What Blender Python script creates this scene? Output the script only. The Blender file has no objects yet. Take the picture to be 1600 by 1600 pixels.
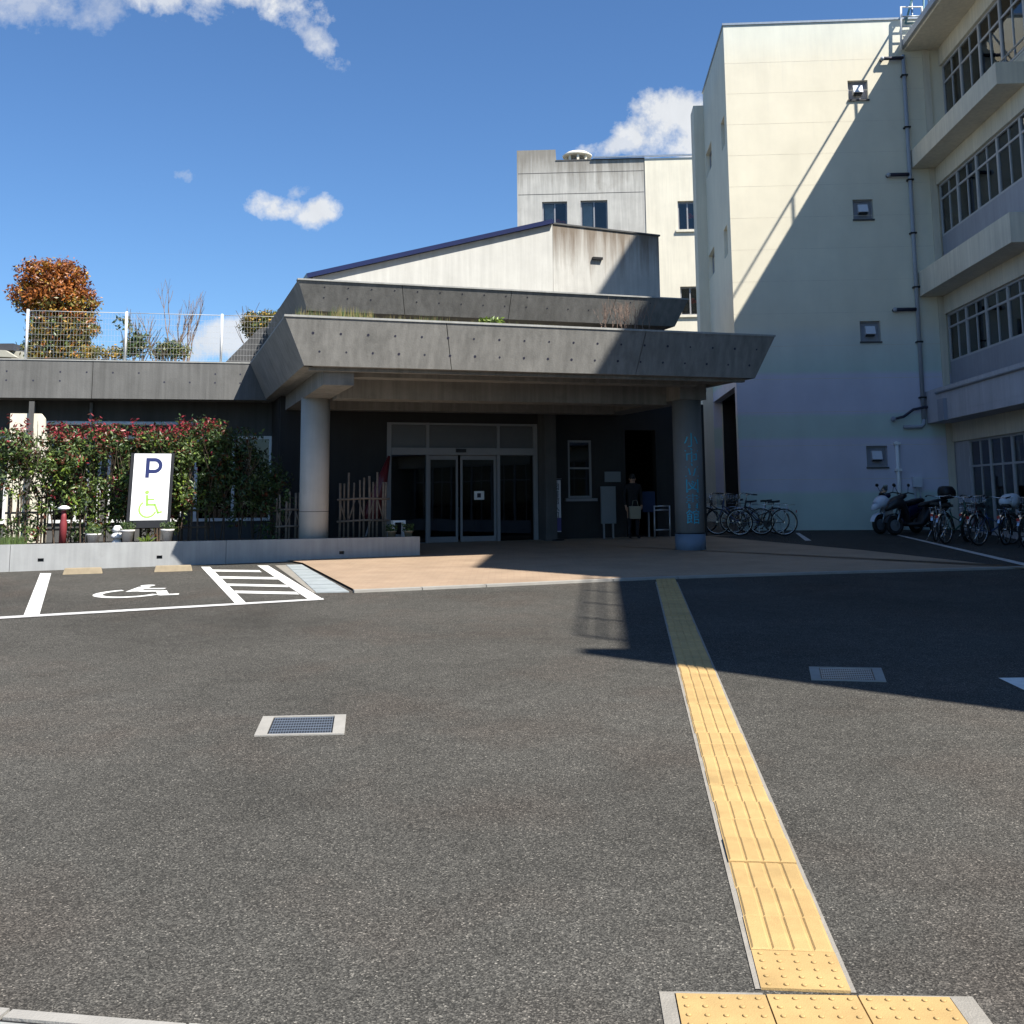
import bpy, math, random
from mathutils import Vector, Matrix
random.seed(11)
SC = bpy.context.scene
COL = SC.collection
V3 = Vector

# ------------------------------------------------------------------ camera
F_PX, CX, CY = 1730.0, 800.0, 533.0
PITCH, ROLL = math.radians(8.08), math.radians(-0.48)
CAM = V3((0, 0, 1.77))
fwd = V3((0, math.cos(PITCH), math.sin(PITCH)))
up0 = V3((0, -math.sin(PITCH), math.cos(PITCH)))
rt0 = V3((1, 0, 0))
RT = rt0 * math.cos(ROLL) + up0 * math.sin(ROLL)
UP = -rt0 * math.sin(ROLL) + up0 * math.cos(ROLL)
cd = bpy.data.cameras.new('camera')
cam = bpy.data.objects.new('camera', cd)
COL.objects.link(cam)
cam.matrix_world = Matrix(((RT.x, UP.x, -fwd.x, CAM.x), (RT.y, UP.y, -fwd.y, CAM.y), (RT.z, UP.z, -fwd.z, CAM.z), (0, 0, 0, 1)))
cd.sensor_width = 36
cd.lens = 36 * F_PX / 1600
cd.shift_y = -(800 - CY) / 1600
cd.clip_end = 2000
cd.clip_start = 0.05
SC.camera = cam

# ------------------------------------------------------------------ light
S = V3((-0.596, 0.522, -1.0)).normalized()          # travel direction of sunlight
SUN = -S
sl = bpy.data.lights.new('sun', 'SUN')
sl.energy = 5.0
sl.angle = math.radians(0.53)
sl.color = (1.0, 0.955, 0.88)
so = bpy.data.objects.new('sun', sl)
so.rotation_euler = S.to_track_quat('-Z', 'Y').to_euler()
so.location = (30, -30, 60)
COL.objects.link(so)
SC.view_settings.view_transform = 'Standard'
SC.view_settings.look = 'None'
SC.view_settings.gamma = 1
SC.view_settings.use_curve_mapping = False
SC.view_settings.exposure = 0.9

world = bpy.data.worlds.new('World')
SC.world = world
world.use_nodes = True
WN, WL_ = world.node_tree.nodes, world.node_tree.links
WN.clear()


def ray(px, py):
    return (RT * ((px - CX) / F_PX) - UP * ((py - CY) / F_PX) + fwd)


def build_world():
    out = WN.new('ShaderNodeOutputWorld')
    bg = WN.new('ShaderNodeBackground')
    bg.inputs['Strength'].default_value = 0.055
    sky = WN.new('ShaderNodeTexSky')
    sky.sky_type = 'NISHITA'
    sky.sun_disc = False
    sky.sun_elevation = math.asin(SUN.z)
    sky.sun_rotation = math.atan2(SUN.x, SUN.y)
    sky.air_density = 1.0
    sky.dust_density = 0.25
    sky.ozone_density = 2.2
    tc = WN.new('ShaderNodeTexCoord')

    def vm(op, a, b=None):
        n = WN.new('ShaderNodeVectorMath'); n.operation = op
        WL_.new(a, n.inputs[0])
        if b is not None:
            if isinstance(b, (tuple, Vector)): n.inputs[1].default_value = tuple(b)
            else: WL_.new(b, n.inputs[1])
        return n
    def mt(op, a, b=None, c=None, clamp=False):
        n = WN.new('ShaderNodeMath'); n.operation = op; n.use_clamp = clamp
        for i, q in enumerate((a, b, c)):
            if q is None: continue
            if isinstance(q, (int, float)): n.inputs[i].default_value = q
            else: WL_.new(q, n.inputs[i])
        return n.outputs[0]
    d = tc.outputs['Generated']
    nz = WN.new('ShaderNodeTexNoise'); nz.inputs['Scale'].default_value = 14; nz.inputs['Detail'].default_value = 9; nz.inputs['Roughness'].default_value = .62
    nz.inputs['Distortion'].default_value = .6
    WL_.new(d, nz.inputs['Vector'])
    nz2 = WN.new('ShaderNodeTexNoise'); nz2.inputs['Scale'].default_value = 26; nz2.inputs['Detail'].default_value = 7; nz2.inputs['Roughness'].default_value = .65
    WL_.new(d, nz2.inputs['Vector'])
    nn = mt('ADD', mt('MULTIPLY', nz.outputs[0], .9), mt('MULTIPLY', nz2.outputs[0], 1.1))     # about 1.0 mean
    nn = mt('SUBTRACT', nn, 1.0)
    total = None
    # centre px, half sizes px, tilt, density
    for (x, y, wx, wy, tilt, den, sharp) in (
            (50, 0, 110, 38, 0.0, .52, .9), (150, 6, 50, 32, 0.0, .42, 1.0), (265, -10, 78, 36, 0.1, .8, .9), (425, -4, 80, 32, .3, 1.0, .9), (478, 46, 92, 19, .78, .7, .9),
            (1042, 192, 62, 36, -.3, .97, 1.9), (985, 222, 50, 14, -.2, .85, 1.6), (1085, 205, 50, 45, 0, .95, 2.0),
            (438, 322, 46, 19, .1, .95, 1.0), (492, 332, 34, 20, -.15, .95, 1.0), (462, 301, 22, 12, -.5, .7, 1), (285, 271, 17, 12, 0.2, .6, 1.0), (340, 532, 50, 22, -.2, .85, 2.2),
            (60, -330, 420, 120, .2, .8, 1), (1500, -420, 420, 110, -.2, .7, 1)):
        c = ray(x, y).normalized()
        r = RT * math.cos(tilt) - UP * math.sin(tilt)
        r = (r - c * r.dot(c)).normalized()
        u = c.cross(r)
        ex = mt('MULTIPLY', vm('DOT_PRODUCT', d, r).outputs['Value'], F_PX / wx)
        ey = mt('MULTIPLY', vm('DOT_PRODUCT', d, u).outputs['Value'], F_PX / wy)
        fr = mt('GREATER_THAN', vm('DOT_PRODUCT', d, c).outputs['Value'], 0.2)
        q = mt('ADD', mt('MULTIPLY', ex, ex), mt('MULTIPLY', ey, ey))
        m = mt('SUBTRACT', 1.0, q, clamp=False)
        m = mt('MULTIPLY_ADD', nn, 6.0, mt('ADD', m, sharp - 1.0))
        m = mt('MULTIPLY', mt('MULTIPLY', m, .62, clamp=True), mt('MULTIPLY', fr, den))
        total = m if total is None else mt('MAXIMUM', total, m)
    # soft shading in the cloud body
    val = mt('MULTIPLY_ADD', nz.outputs[0], 4.0, 6.2)
    cc = WN.new('ShaderNodeCombineColor')
    WL_.new(mt('MULTIPLY', val, .93), cc.inputs[0]); WL_.new(mt('MULTIPLY', val, .96), cc.inputs[1]); WL_.new(val, cc.inputs[2])
    mix = WN.new('ShaderNodeMix'); mix.data_type = 'RGBA'
    tint = WN.new('ShaderNodeMix'); tint.data_type = 'RGBA'; tint.blend_type = 'MULTIPLY'; tint.inputs[0].default_value = 1
    WL_.new(sky.outputs[0], tint.inputs[6]); tint.inputs[7].default_value = (.80, 1.12, 1.46, 1)
    WL_.new(total, mix.inputs[0]); WL_.new(tint.outputs[2], mix.inputs[6]); WL_.new(cc.outputs[0], mix.inputs[7])
    WL_.new(mix.outputs[2], bg.inputs['Color'])
    WL_.new(bg.outputs[0], out.inputs[0])


build_world()

# ------------------------------------------------------------------ geometry helpers
GS = 0.029                                           # the forecourt rises gently towards the entrance
aR, aC = math.radians(3.47), math.radians(18.0)
vR, uR = V3((math.sin(aR), math.cos(aR), 0)), V3((math.cos(aR), -math.sin(aR), 0))
vC, uC = V3((-math.sin(aC), math.cos(aC), 0)), V3((math.cos(aC), math.sin(aC), 0))
ZV = V3((0, 0, 1))


def on(px, py, o, n):
    d = ray(px, py)
    return CAM + d * ((V3(o) - CAM).dot(n) / d.dot(n))


def G(px, py): return on(px, py, (0, 0, 0), V3((0, -GS, 1)))
def H(px, py, z): return on(px, py, (0, 0, z), ZV)
def D(px, py, Y): return on(px, py, (0, Y, 0), V3((0, 1, 0)))
def gz(y): return GS * max(-12.0, min(34.0, y))


class Fr:
    def __init__(s, o, u, v, w=ZV): s.o, s.u, s.v, s.w = V3(o), V3(u), V3(v), V3(w)
    def p(s, a, b, c): return s.o + s.u * a + s.v * b + s.w * c
    def inv(s, q):
        q = V3(q) - s.o
        return q.dot(s.u), q.dot(s.v), q.dot(s.w)


WORLD = Fr((0, 0, 0), (1, 0, 0), (0, 1, 0))


class MB:
    def __init__(s): s.v, s.f, s.m, s.sm = [], [], [], []
    def face(s, pts, m=0, smooth=False):
        i = len(s.v); s.v += [V3(p) for p in pts]; s.f.append(tuple(range(i, i + len(pts)))); s.m.append(m); s.sm.append(smooth)
    def add(s, vs, fs, m=0, smooth=False):
        i = len(s.v); s.v += [V3(p) for p in vs]
        for f in fs: s.f.append(tuple(i + k for k in f)); s.m.append(m); s.sm.append(smooth)
    def hexa(s, b, t, m=0):
        s.add(list(b) + list(t), [(3, 2, 1, 0), (4, 5, 6, 7), (0, 1, 5, 4), (1, 2, 6, 5), (2, 3, 7, 6), (3, 0, 4, 7)], m)
    def box(s, fr, a0, a1, b0, b1, c0, c1, m=0):
        p = fr.p
        s.hexa([p(a0, b0, c0), p(a1, b0, c0), p(a1, b1, c0), p(a0, b1, c0)], [p(a0, b0, c1), p(a1, b0, c1), p(a1, b1, c1), p(a0, b1, c1)], m)
    def prism(s, pts, ext, m=0):
        n = len(pts); pts = [V3(p) for p in pts]; ext = V3(ext)
        s.add(pts + [p + ext for p in pts], [tuple(range(n - 1, -1, -1)), tuple(range(n, 2 * n))] + [(i, (i + 1) % n, (i + 1) % n + n, i + n) for i in range(n)], m)
    def tube(s, path, r, n=8, m=0, closed=False, caps=True):
        path = [V3(p) for p in path]; L = len(path); vs = []; rr = r if isinstance(r, (list, tuple)) else [r] * L
        prev = None
        for i, p in enumerate(path):
            if closed: t = path[(i + 1) % L] - path[i - 1]
            else: t = path[min(i + 1, L - 1)] - path[max(i - 1, 0)]
            t = t.normalized()
            if prev is None:
                a = t.cross(ZV) if abs(t.z) < .95 else t.cross(V3((1, 0, 0)))
            else:
                a = prev - t * prev.dot(t)
            a.normalize(); b = t.cross(a); prev = a
            for k in range(n):
                g = 2 * math.pi * k / n
                vs.append(p + (a * math.cos(g) + b * math.sin(g)) * rr[i])
        fs = []
        for i in range(L if closed else L - 1):
            j = (i + 1) % L
            for k in range(n): fs.append((i * n + k, i * n + (k + 1) % n, j * n + (k + 1) % n, j * n + k))
        if caps and not closed:
            fs.append(tuple(range(n - 1, -1, -1))); fs.append(tuple((L - 1) * n + k for k in range(n)))
        s.add(vs, fs, m, True)
    def lathe(s, base, prof, n=16, m=0, axis=ZV, caps=True):
        axis = V3(axis).normalized(); a = axis.cross(V3((1, 0, 0))) if abs(axis.x) < .9 else axis.cross(V3((0, 1, 0)))
        a.normalize(); b = axis.cross(a); base = V3(base); vs = []
        for (r, h) in prof:
            for k in range(n):
                g = 2 * math.pi * k / n
                vs.append(base + axis * h + (a * math.cos(g) + b * math.sin(g)) * r)
        fs = [(i * n + k, i * n + (k + 1) % n, (i + 1) * n + (k + 1) % n, (i + 1) * n + k) for i in range(len(prof) - 1) for k in range(n)]
        s.add(vs, fs, m, True)
        if caps:
            i = len(s.v) - len(vs); L = len(prof) - 1
            s.f.append(tuple(i + k for k in range(n - 1, -1, -1))); s.m.append(m); s.sm.append(False)
            s.f.append(tuple(i + L * n + k for k in range(n))); s.m.append(m); s.sm.append(False)
    def blob(s, c, r, n=10, k=7, m=0):
        c = V3(c); rx, ry, rz = r if isinstance(r, (tuple, list)) else (r, r, r)
        vs = []
        for i in range(k + 1):
            t = math.pi * i / k
            for j in range(n):
                g = 2 * math.pi * j / n
                vs.append(c + V3((rx * math.sin(t) * math.cos(g), ry * math.sin(t) * math.sin(g), rz * math.cos(t))))
        fs = [(i * n + j, (i + 1) * n + j, (i + 1) * n + (j + 1) % n, i * n + (j + 1) % n) for i in range(k) for j in range(n)]
        s.add(vs, fs, m, True)


ORG = {}


def setp(o, label=None, cat=None, group=None, kind=None):
    if label: o['label'] = label
    if cat: o['category'] = cat
    if group: o['group'] = group
    if kind: o['kind'] = kind
    return o


def thing(name, label, cat, loc=(0, 0, 0), rz=0, group=None, kind=None):
    o = bpy.data.objects.new(name, None); COL.objects.link(o)
    o.location = loc; o.rotation_euler = (0, 0, rz); o.empty_display_size = .2
    ORG[o.name] = V3(loc)
    return setp(o, label, cat, group, kind)


def build(mb, name, mat, parent=None, local=False, kind=None, label=None, cat=None, group=None, bevel=0):
    me = bpy.data.meshes.new(name)
    off = ORG[parent.name] if (parent is not None and not local) else V3((0, 0, 0))
    me.from_pydata([tuple(p - off) for p in mb.v], [], mb.f)
    for q in (mat if isinstance(mat, (list, tuple)) else [mat]): me.materials.append(q)
    me.polygons.foreach_set('material_index', mb.m)
    me.polygons.foreach_set('use_smooth', mb.sm)
    me.update()
    o = bpy.data.objects.new(name, me); COL.objects.link(o)
    if parent is not None:
        o.parent = parent; ORG[o.name] = off
    if bevel:
        b = o.modifiers.new('bevel', 'BEVEL'); b.width = bevel; b.segments = 2; b.limit_method = 'ANGLE'; b.angle_limit = math.radians(50)
    return setp(o, label, cat, group, kind)


def boxpart(name, mat, parent, fr, a0, a1, b0, b1, c0, c1, **k):
    mb = MB(); mb.box(fr, a0, a1, b0, b1, c0, c1)
    return build(mb, name, mat, parent, **k)


def copy_tree(o, parent=None, loc=None, rz=None, label=None):
    c = o.copy(); COL.objects.link(c)
    if parent is not None: c.parent = parent
    if loc is not None: c.location = loc; ORG[c.name] = V3(loc)
    if rz is not None: c.rotation_euler = (0, 0, rz)
    if label: c['label'] = label
    for ch in [q for q in o.children]: copy_tree(ch, c)
    return c


def wall_holes(mb, fr, a0, a1, c0, c1, holes, b0, b1, m=0):
    """wall slab in frame fr (a along, c up, b depth) with rectangular openings (a0,a1,c0,c1)"""
    xs = sorted({a0, a1} | {h[0] for h in holes} | {h[1] for h in holes}); zs = sorted({c0, c1} | {h[2] for h in holes} | {h[3] for h in holes})
    xs = [x for x in xs if a0 - 1e-6 <= x <= a1 + 1e-6]; zs = [z for z in zs if c0 - 1e-6 <= z <= c1 + 1e-6]
    def solid(i, k):
        if i < 0 or k < 0 or i >= len(xs) - 1 or k >= len(zs) - 1: return False
        x, z = (xs[i] + xs[i + 1]) / 2, (zs[k] + zs[k + 1]) / 2
        return not any(h[0] < x < h[1] and h[2] < z < h[3] for h in holes)
    p = fr.p
    for i in range(len(xs) - 1):
        for k in range(len(zs) - 1):
            if not solid(i, k): continue
            x0, x1, z0, z1 = xs[i], xs[i + 1], zs[k], zs[k + 1]
            mb.face([p(x0, b0, z0), p(x1, b0, z0), p(x1, b0, z1), p(x0, b0, z1)], m)
            mb.face([p(x1, b1, z0), p(x0, b1, z0), p(x0, b1, z1), p(x1, b1, z1)], m)
            if not solid(i - 1, k): mb.face([p(x0, b1, z0), p(x0, b0, z0), p(x0, b0, z1), p(x0, b1, z1)], m)
            if not solid(i + 1, k): mb.face([p(x1, b0, z0), p(x1, b1, z0), p(x1, b1, z1), p(x1, b0, z1)], m)
            if not solid(i, k - 1): mb.face([p(x0, b1, z0), p(x1, b1, z0), p(x1, b0, z0), p(x0, b0, z0)], m)
            if not solid(i, k + 1): mb.face([p(x0, b0, z1), p(x1, b0, z1), p(x1, b1, z1), p(x0, b1, z1)], m)


def text_mb(txt, fr, size, depth=.004, bold=0.0, m=0, mb=None, align='CENTER', sx=1.0):
    """flat lettering in frame fr: a to the right, c up, facing -b"""
    cu = bpy.data.curves.new('lettering', 'FONT'); cu.body = txt; cu.size = size; cu.align_x = align; cu.offset = bold
    cu.resolution_u = 4
    ob = bpy.data.objects.new('lettering', cu); COL.objects.link(ob)
    dg = bpy.context.evaluated_depsgraph_get(); dg.update()
    me = bpy.data.meshes.new_from_object(ob.evaluated_get(dg))
    mb = mb or MB()
    base = len(mb.v)
    mb.v += [fr.p(v.co.x * sx, -depth, v.co.y) for v in me.vertices]
    for pl in me.polygons: mb.f.append(tuple(base + i for i in pl.vertices)); mb.m.append(m); mb.sm.append(False)
    bpy.data.objects.remove(ob); bpy.data.curves.remove(cu); bpy.data.meshes.remove(me)
    return mb


# ------------------------------------------------------------------ materials
MATS = {}


def nodes_of(name):
    m = bpy.data.materials.new(name); m.use_nodes = True
    nt = m.node_tree; b = nt.nodes['Principled BSDF']
    return m, nt.nodes, nt.links, b


def plain(name, col, rough=.6, metal=0.0, spec=.4, var=.12, scale=4.0, bump=0.0, bscale=60, streak=0.0, stain=None, detail=5):
    """paint / concrete / metal with mottling, optional vertical weather streaks"""
    m, N, L, b = nodes_of(name)
    tc = N.new('ShaderNodeTexCoord')
    n1 = N.new('ShaderNodeTexNoise'); n1.inputs['Scale'].default_value = scale; n1.inputs['Detail'].default_value = detail; n1.inputs['Roughness'].default_value = .6
    L.new(tc.outputs['Object'], n1.inputs['Vector'])
    r1 = N.new('ShaderNodeMapRange'); r1.inputs[1].default_value = .3; r1.inputs[2].default_value = .7; r1.inputs[3].default_value = 1 - var; r1.inputs[4].default_value = 1 + var
    L.new(n1.outputs[0], r1.inputs[0])
    fac = r1.outputs[0]
    if streak:
        mp = N.new('ShaderNodeMapping'); mp.inputs['Scale'].default_value = (5.5, 5.5, .28)
        L.new(tc.outputs['Object'], mp.inputs[0])
        n2 = N.new('ShaderNodeTexNoise'); n2.inputs['Scale'].default_value = 1.6; n2.inputs['Detail'].default_value = 6; n2.inputs['Roughness'].default_value = .65
        L.new(mp.outputs[0], n2.inputs['Vector'])
        r2 = N.new('ShaderNodeMapRange'); r2.inputs[1].default_value = .35; r2.inputs[2].default_value = .66; r2.inputs[3].default_value = 1 - streak; r2.inputs[4].default_value = 1.06
        L.new(n2.outputs[0], r2.inputs[0])
        mu = N.new('ShaderNodeMath'); mu.operation = 'MULTIPLY'
        L.new(fac, mu.inputs[0]); L.new(r2.outputs[0], mu.inputs[1]); fac = mu.outputs[0]
    mx = N.new('ShaderNodeMix'); mx.data_type = 'RGBA'; mx.blend_type = 'MULTIPLY'; mx.inputs[0].default_value = 1
    mx.inputs[6].default_value = (*col, 1)
    L.new(fac, mx.inputs[7])
    col_out = mx.outputs[2]
    if stain:
        n3 = N.new('ShaderNodeTexNoise'); n3.inputs['Scale'].default_value = stain[1]; n3.inputs['Detail'].default_value = 8; n3.inputs['Roughness'].default_value = .7
        L.new(tc.outputs['Object'], n3.inputs['Vector'])
        r3 = N.new('ShaderNodeMapRange'); r3.inputs[1].default_value = stain[2]; r3.inputs[2].default_value = stain[2] + .18; r3.inputs[4].default_value = stain[3]
        L.new(n3.outputs[0], r3.inputs[0])
        m2 = N.new('ShaderNodeMix'); m2.data_type = 'RGBA'; L.new(r3.outputs[0], m2.inputs[0]); L.new(col_out, m2.inputs[6]); m2.inputs[7].default_value = (*stain[0], 1)
        col_out = m2.outputs[2]
    L.new(col_out, b.inputs['Base Color'])
    b.inputs['Roughness'].default_value = rough; b.inputs['Metallic'].default_value = metal
    b.inputs['Specular IOR Level'].default_value = spec
    if bump:
        n4 = N.new('ShaderNodeTexNoise'); n4.inputs['Scale'].default_value = bscale; n4.inputs['Detail'].default_value = 4
        L.new(tc.outputs['Object'], n4.inputs['Vector'])
        bp = N.new('ShaderNodeBump'); bp.inputs['Strength'].default_value = bump; bp.inputs['Distance'].default_value = .01
        L.new(n4.outputs[0], bp.inputs['Height']); L.new(bp.outputs[0], b.inputs['Normal'])
    return m


def leafmat(name, col, var=.35, trans=.25):
    m, N, L, b = nodes_of(name)
    g = N.new('ShaderNodeNewGeometry')
    r = N.new('ShaderNodeMapRange'); r.inputs[3].default_value = 1 - var; r.inputs[4].default_value = 1 + var
    L.new(g.outputs['Random Per Island'], r.inputs[0])
    mx = N.new('ShaderNodeMix'); mx.data_type = 'RGBA'; mx.blend_type = 'MULTIPLY'; mx.inputs[0].default_value = 1; mx.inputs[6].default_value = (*col, 1)
    L.new(r.outputs[0], mx.inputs[7]); L.new(mx.outputs[2], b.inputs['Base Color'])
    b.inputs['Roughness'].default_value = .42; b.inputs['Specular IOR Level'].default_value = .5
    tr = N.new('ShaderNodeBsdfTranslucent'); L.new(mx.outputs[2], tr.inputs['Color'])
    ms = N.new('ShaderNodeMixShader'); ms.inputs[0].default_value = trans
    L.new(b.outputs[0], ms.inputs[1]); L.new(tr.outputs[0], ms.inputs[2]); L.new(ms.outputs[0], N['Material Output'].inputs[0])
    return m


def glassmat(name, tint=(.5, .55, .56), refl=1.0, rough=.01):
    m, N, L, b = nodes_of(name)
    t = N.new('ShaderNodeBsdfTransparent'); t.inputs[0].default_value = (*tint, 1)
    gl = N.new('ShaderNodeBsdfGlossy'); gl.inputs['Roughness'].default_value = rough; gl.inputs['Color'].default_value = (refl, refl, refl, 1)
    fr = N.new('ShaderNodeFresnel'); fr.inputs[0].default_value = 1.5
    # slight waviness of float glass
    tc = N.new('ShaderNodeTexCoord'); nz = N.new('ShaderNodeTexNoise'); nz.inputs['Scale'].default_value = 1.4
    L.new(tc.outputs['Object'], nz.inputs['Vector'])
    bp = N.new('ShaderNodeBump'); bp.inputs['Strength'].default_value = .012; bp.inputs['Distance'].default_value = .05
    L.new(nz.outputs[0], bp.inputs['Height']); L.new(bp.outputs[0], gl.inputs['Normal'])
    ms = N.new('ShaderNodeMixShader'); L.new(fr.outputs[0], ms.inputs[0]); L.new(t.outputs[0], ms.inputs[1]); L.new(gl.outputs[0], ms.inputs[2])
    L.new(ms.outputs[0], N['Material Output'].inputs[0])
    return m


def asphalt():
    m, N, L, b = nodes_of('asphalt')
    tc = N.new('ShaderNodeTexCoord')
    vo = N.new('ShaderNodeTexVoronoi'); vo.inputs['Scale'].default_value = 160; vo.inputs['Randomness'].default_value = 1
    L.new(tc.outputs['Object'], vo.inputs['Vector'])
    sx = N.new('ShaderNodeSeparateColor'); L.new(vo.outputs['Color'], sx.inputs[0])
    rp = N.new('ShaderNodeValToRGB'); e = rp.color_ramp.elements
    e[0].position, e[0].color = 0, (.032, .0308, .0278, 1)
    e[1].position, e[1].color = 1, (.28, .26, .222, 1)
    for p, c in ((.35, (.050, .048, .0430)), (.65, (.078, .0745, .0660)), (.88, (.110, .1045, .0915)), (.975, (.152, .143, .124))):
        q = e.new(p); q.color = (*c, 1)
    L.new(sx.outputs[0], rp.inputs[0])
    n1 = N.new('ShaderNodeTexNoise'); n1.inputs['Scale'].default_value = .35; n1.inputs['Detail'].default_value = 6; n1.inputs['Roughness'].default_value = .65
    L.new(tc.outputs['Object'], n1.inputs['Vector'])
    r1 = N.new('ShaderNodeMapRange'); r1.inputs[1].default_value = .3; r1.inputs[2].default_value = .7; r1.inputs[3].default_value = .80; r1.inputs[4].default_value = 1.17
    L.new(n1.outputs[0], r1.inputs[0])
    n2 = N.new('ShaderNodeTexNoise'); n2.inputs['Scale'].default_value = 5; n2.inputs['Detail'].default_value = 7; n2.inputs['Roughness'].default_value = .7
    L.new(tc.outputs['Object'], n2.inputs['Vector'])
    r2 = N.new('ShaderNodeMapRange'); r2.inputs[1].default_value = .3; r2.inputs[2].default_value = .7; r2.inputs[3].default_value = .88; r2.inputs[4].default_value = 1.12
    L.new(n2.outputs[0], r2.inputs[0])
    mu = N.new('ShaderNodeMath'); mu.operation = 'MULTIPLY'; L.new(r1.outputs[0], mu.inputs[0]); L.new(r2.outputs[0], mu.inputs[1])
    mx = N.new('ShaderNodeMix'); mx.data_type = 'RGBA'; mx.blend_type = 'MULTIPLY'; mx.inputs[0].default_value = 1
    L.new(rp.outputs[0], mx.inputs[6]); L.new(mu.outputs[0], mx.inputs[7])
    n5 = N.new('ShaderNodeTexNoise'); n5.inputs['Scale'].default_value = .22; n5.inputs['Detail'].default_value = 10; n5.inputs['Roughness'].default_value = .68; n5.inputs['Distortion'].default_value = .8
    L.new(tc.outputs['Object'], n5.inputs['Vector'])
    r5 = N.new('ShaderNodeMapRange'); r5.inputs[1].default_value = .50; r5.inputs[2].default_value = .68; r5.inputs[3].default_value = 1.0; r5.inputs[4].default_value = .80
    L.new(n5.outputs[0], r5.inputs[0])
    m5 = N.new('ShaderNodeMath'); m5.operation = 'MULTIPLY'; L.new(mu.outputs[0], m5.inputs[0]); L.new(r5.outputs[0], m5.inputs[1]); L.new(m5.outputs[0], mx.inputs[7])
    # faint rusty patches
    n3 = N.new('ShaderNodeTexNoise'); n3.inputs['Scale'].default_value = .8; n3.inputs['Detail'].default_value = 4
    L.new(tc.outputs['Object'], n3.inputs['Vector'])
    r3 = N.new('ShaderNodeMapRange'); r3.inputs[1].default_value = .5; r3.inputs[2].default_value = .75; r3.inputs[4].default_value = .45
    L.new(n3.outputs[0], r3.inputs[0])
    m2 = N.new('ShaderNodeMix'); m2.data_type = 'RGBA'; m2.blend_type = 'MULTIPLY'
    L.new(r3.outputs[0], m2.inputs[0]); L.new(mx.outputs[2], m2.inputs[6]); m2.inputs[7].default_value = (1.12, .93, .86, 1)
    L.new(m2.outputs[2], b.inputs['Base Color'])
    b.inputs['Roughness'].default_value = .95; b.inputs['Specular IOR Level'].default_value = .06
    bp = N.new('ShaderNodeBump'); bp.inputs['Strength'].default_value = .4; bp.inputs['Distance'].default_value = .006
    L.new(vo.outputs['Distance'], bp.inputs['Height']); L.new(bp.outputs[0], b.inputs['Normal'])
    return m


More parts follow.
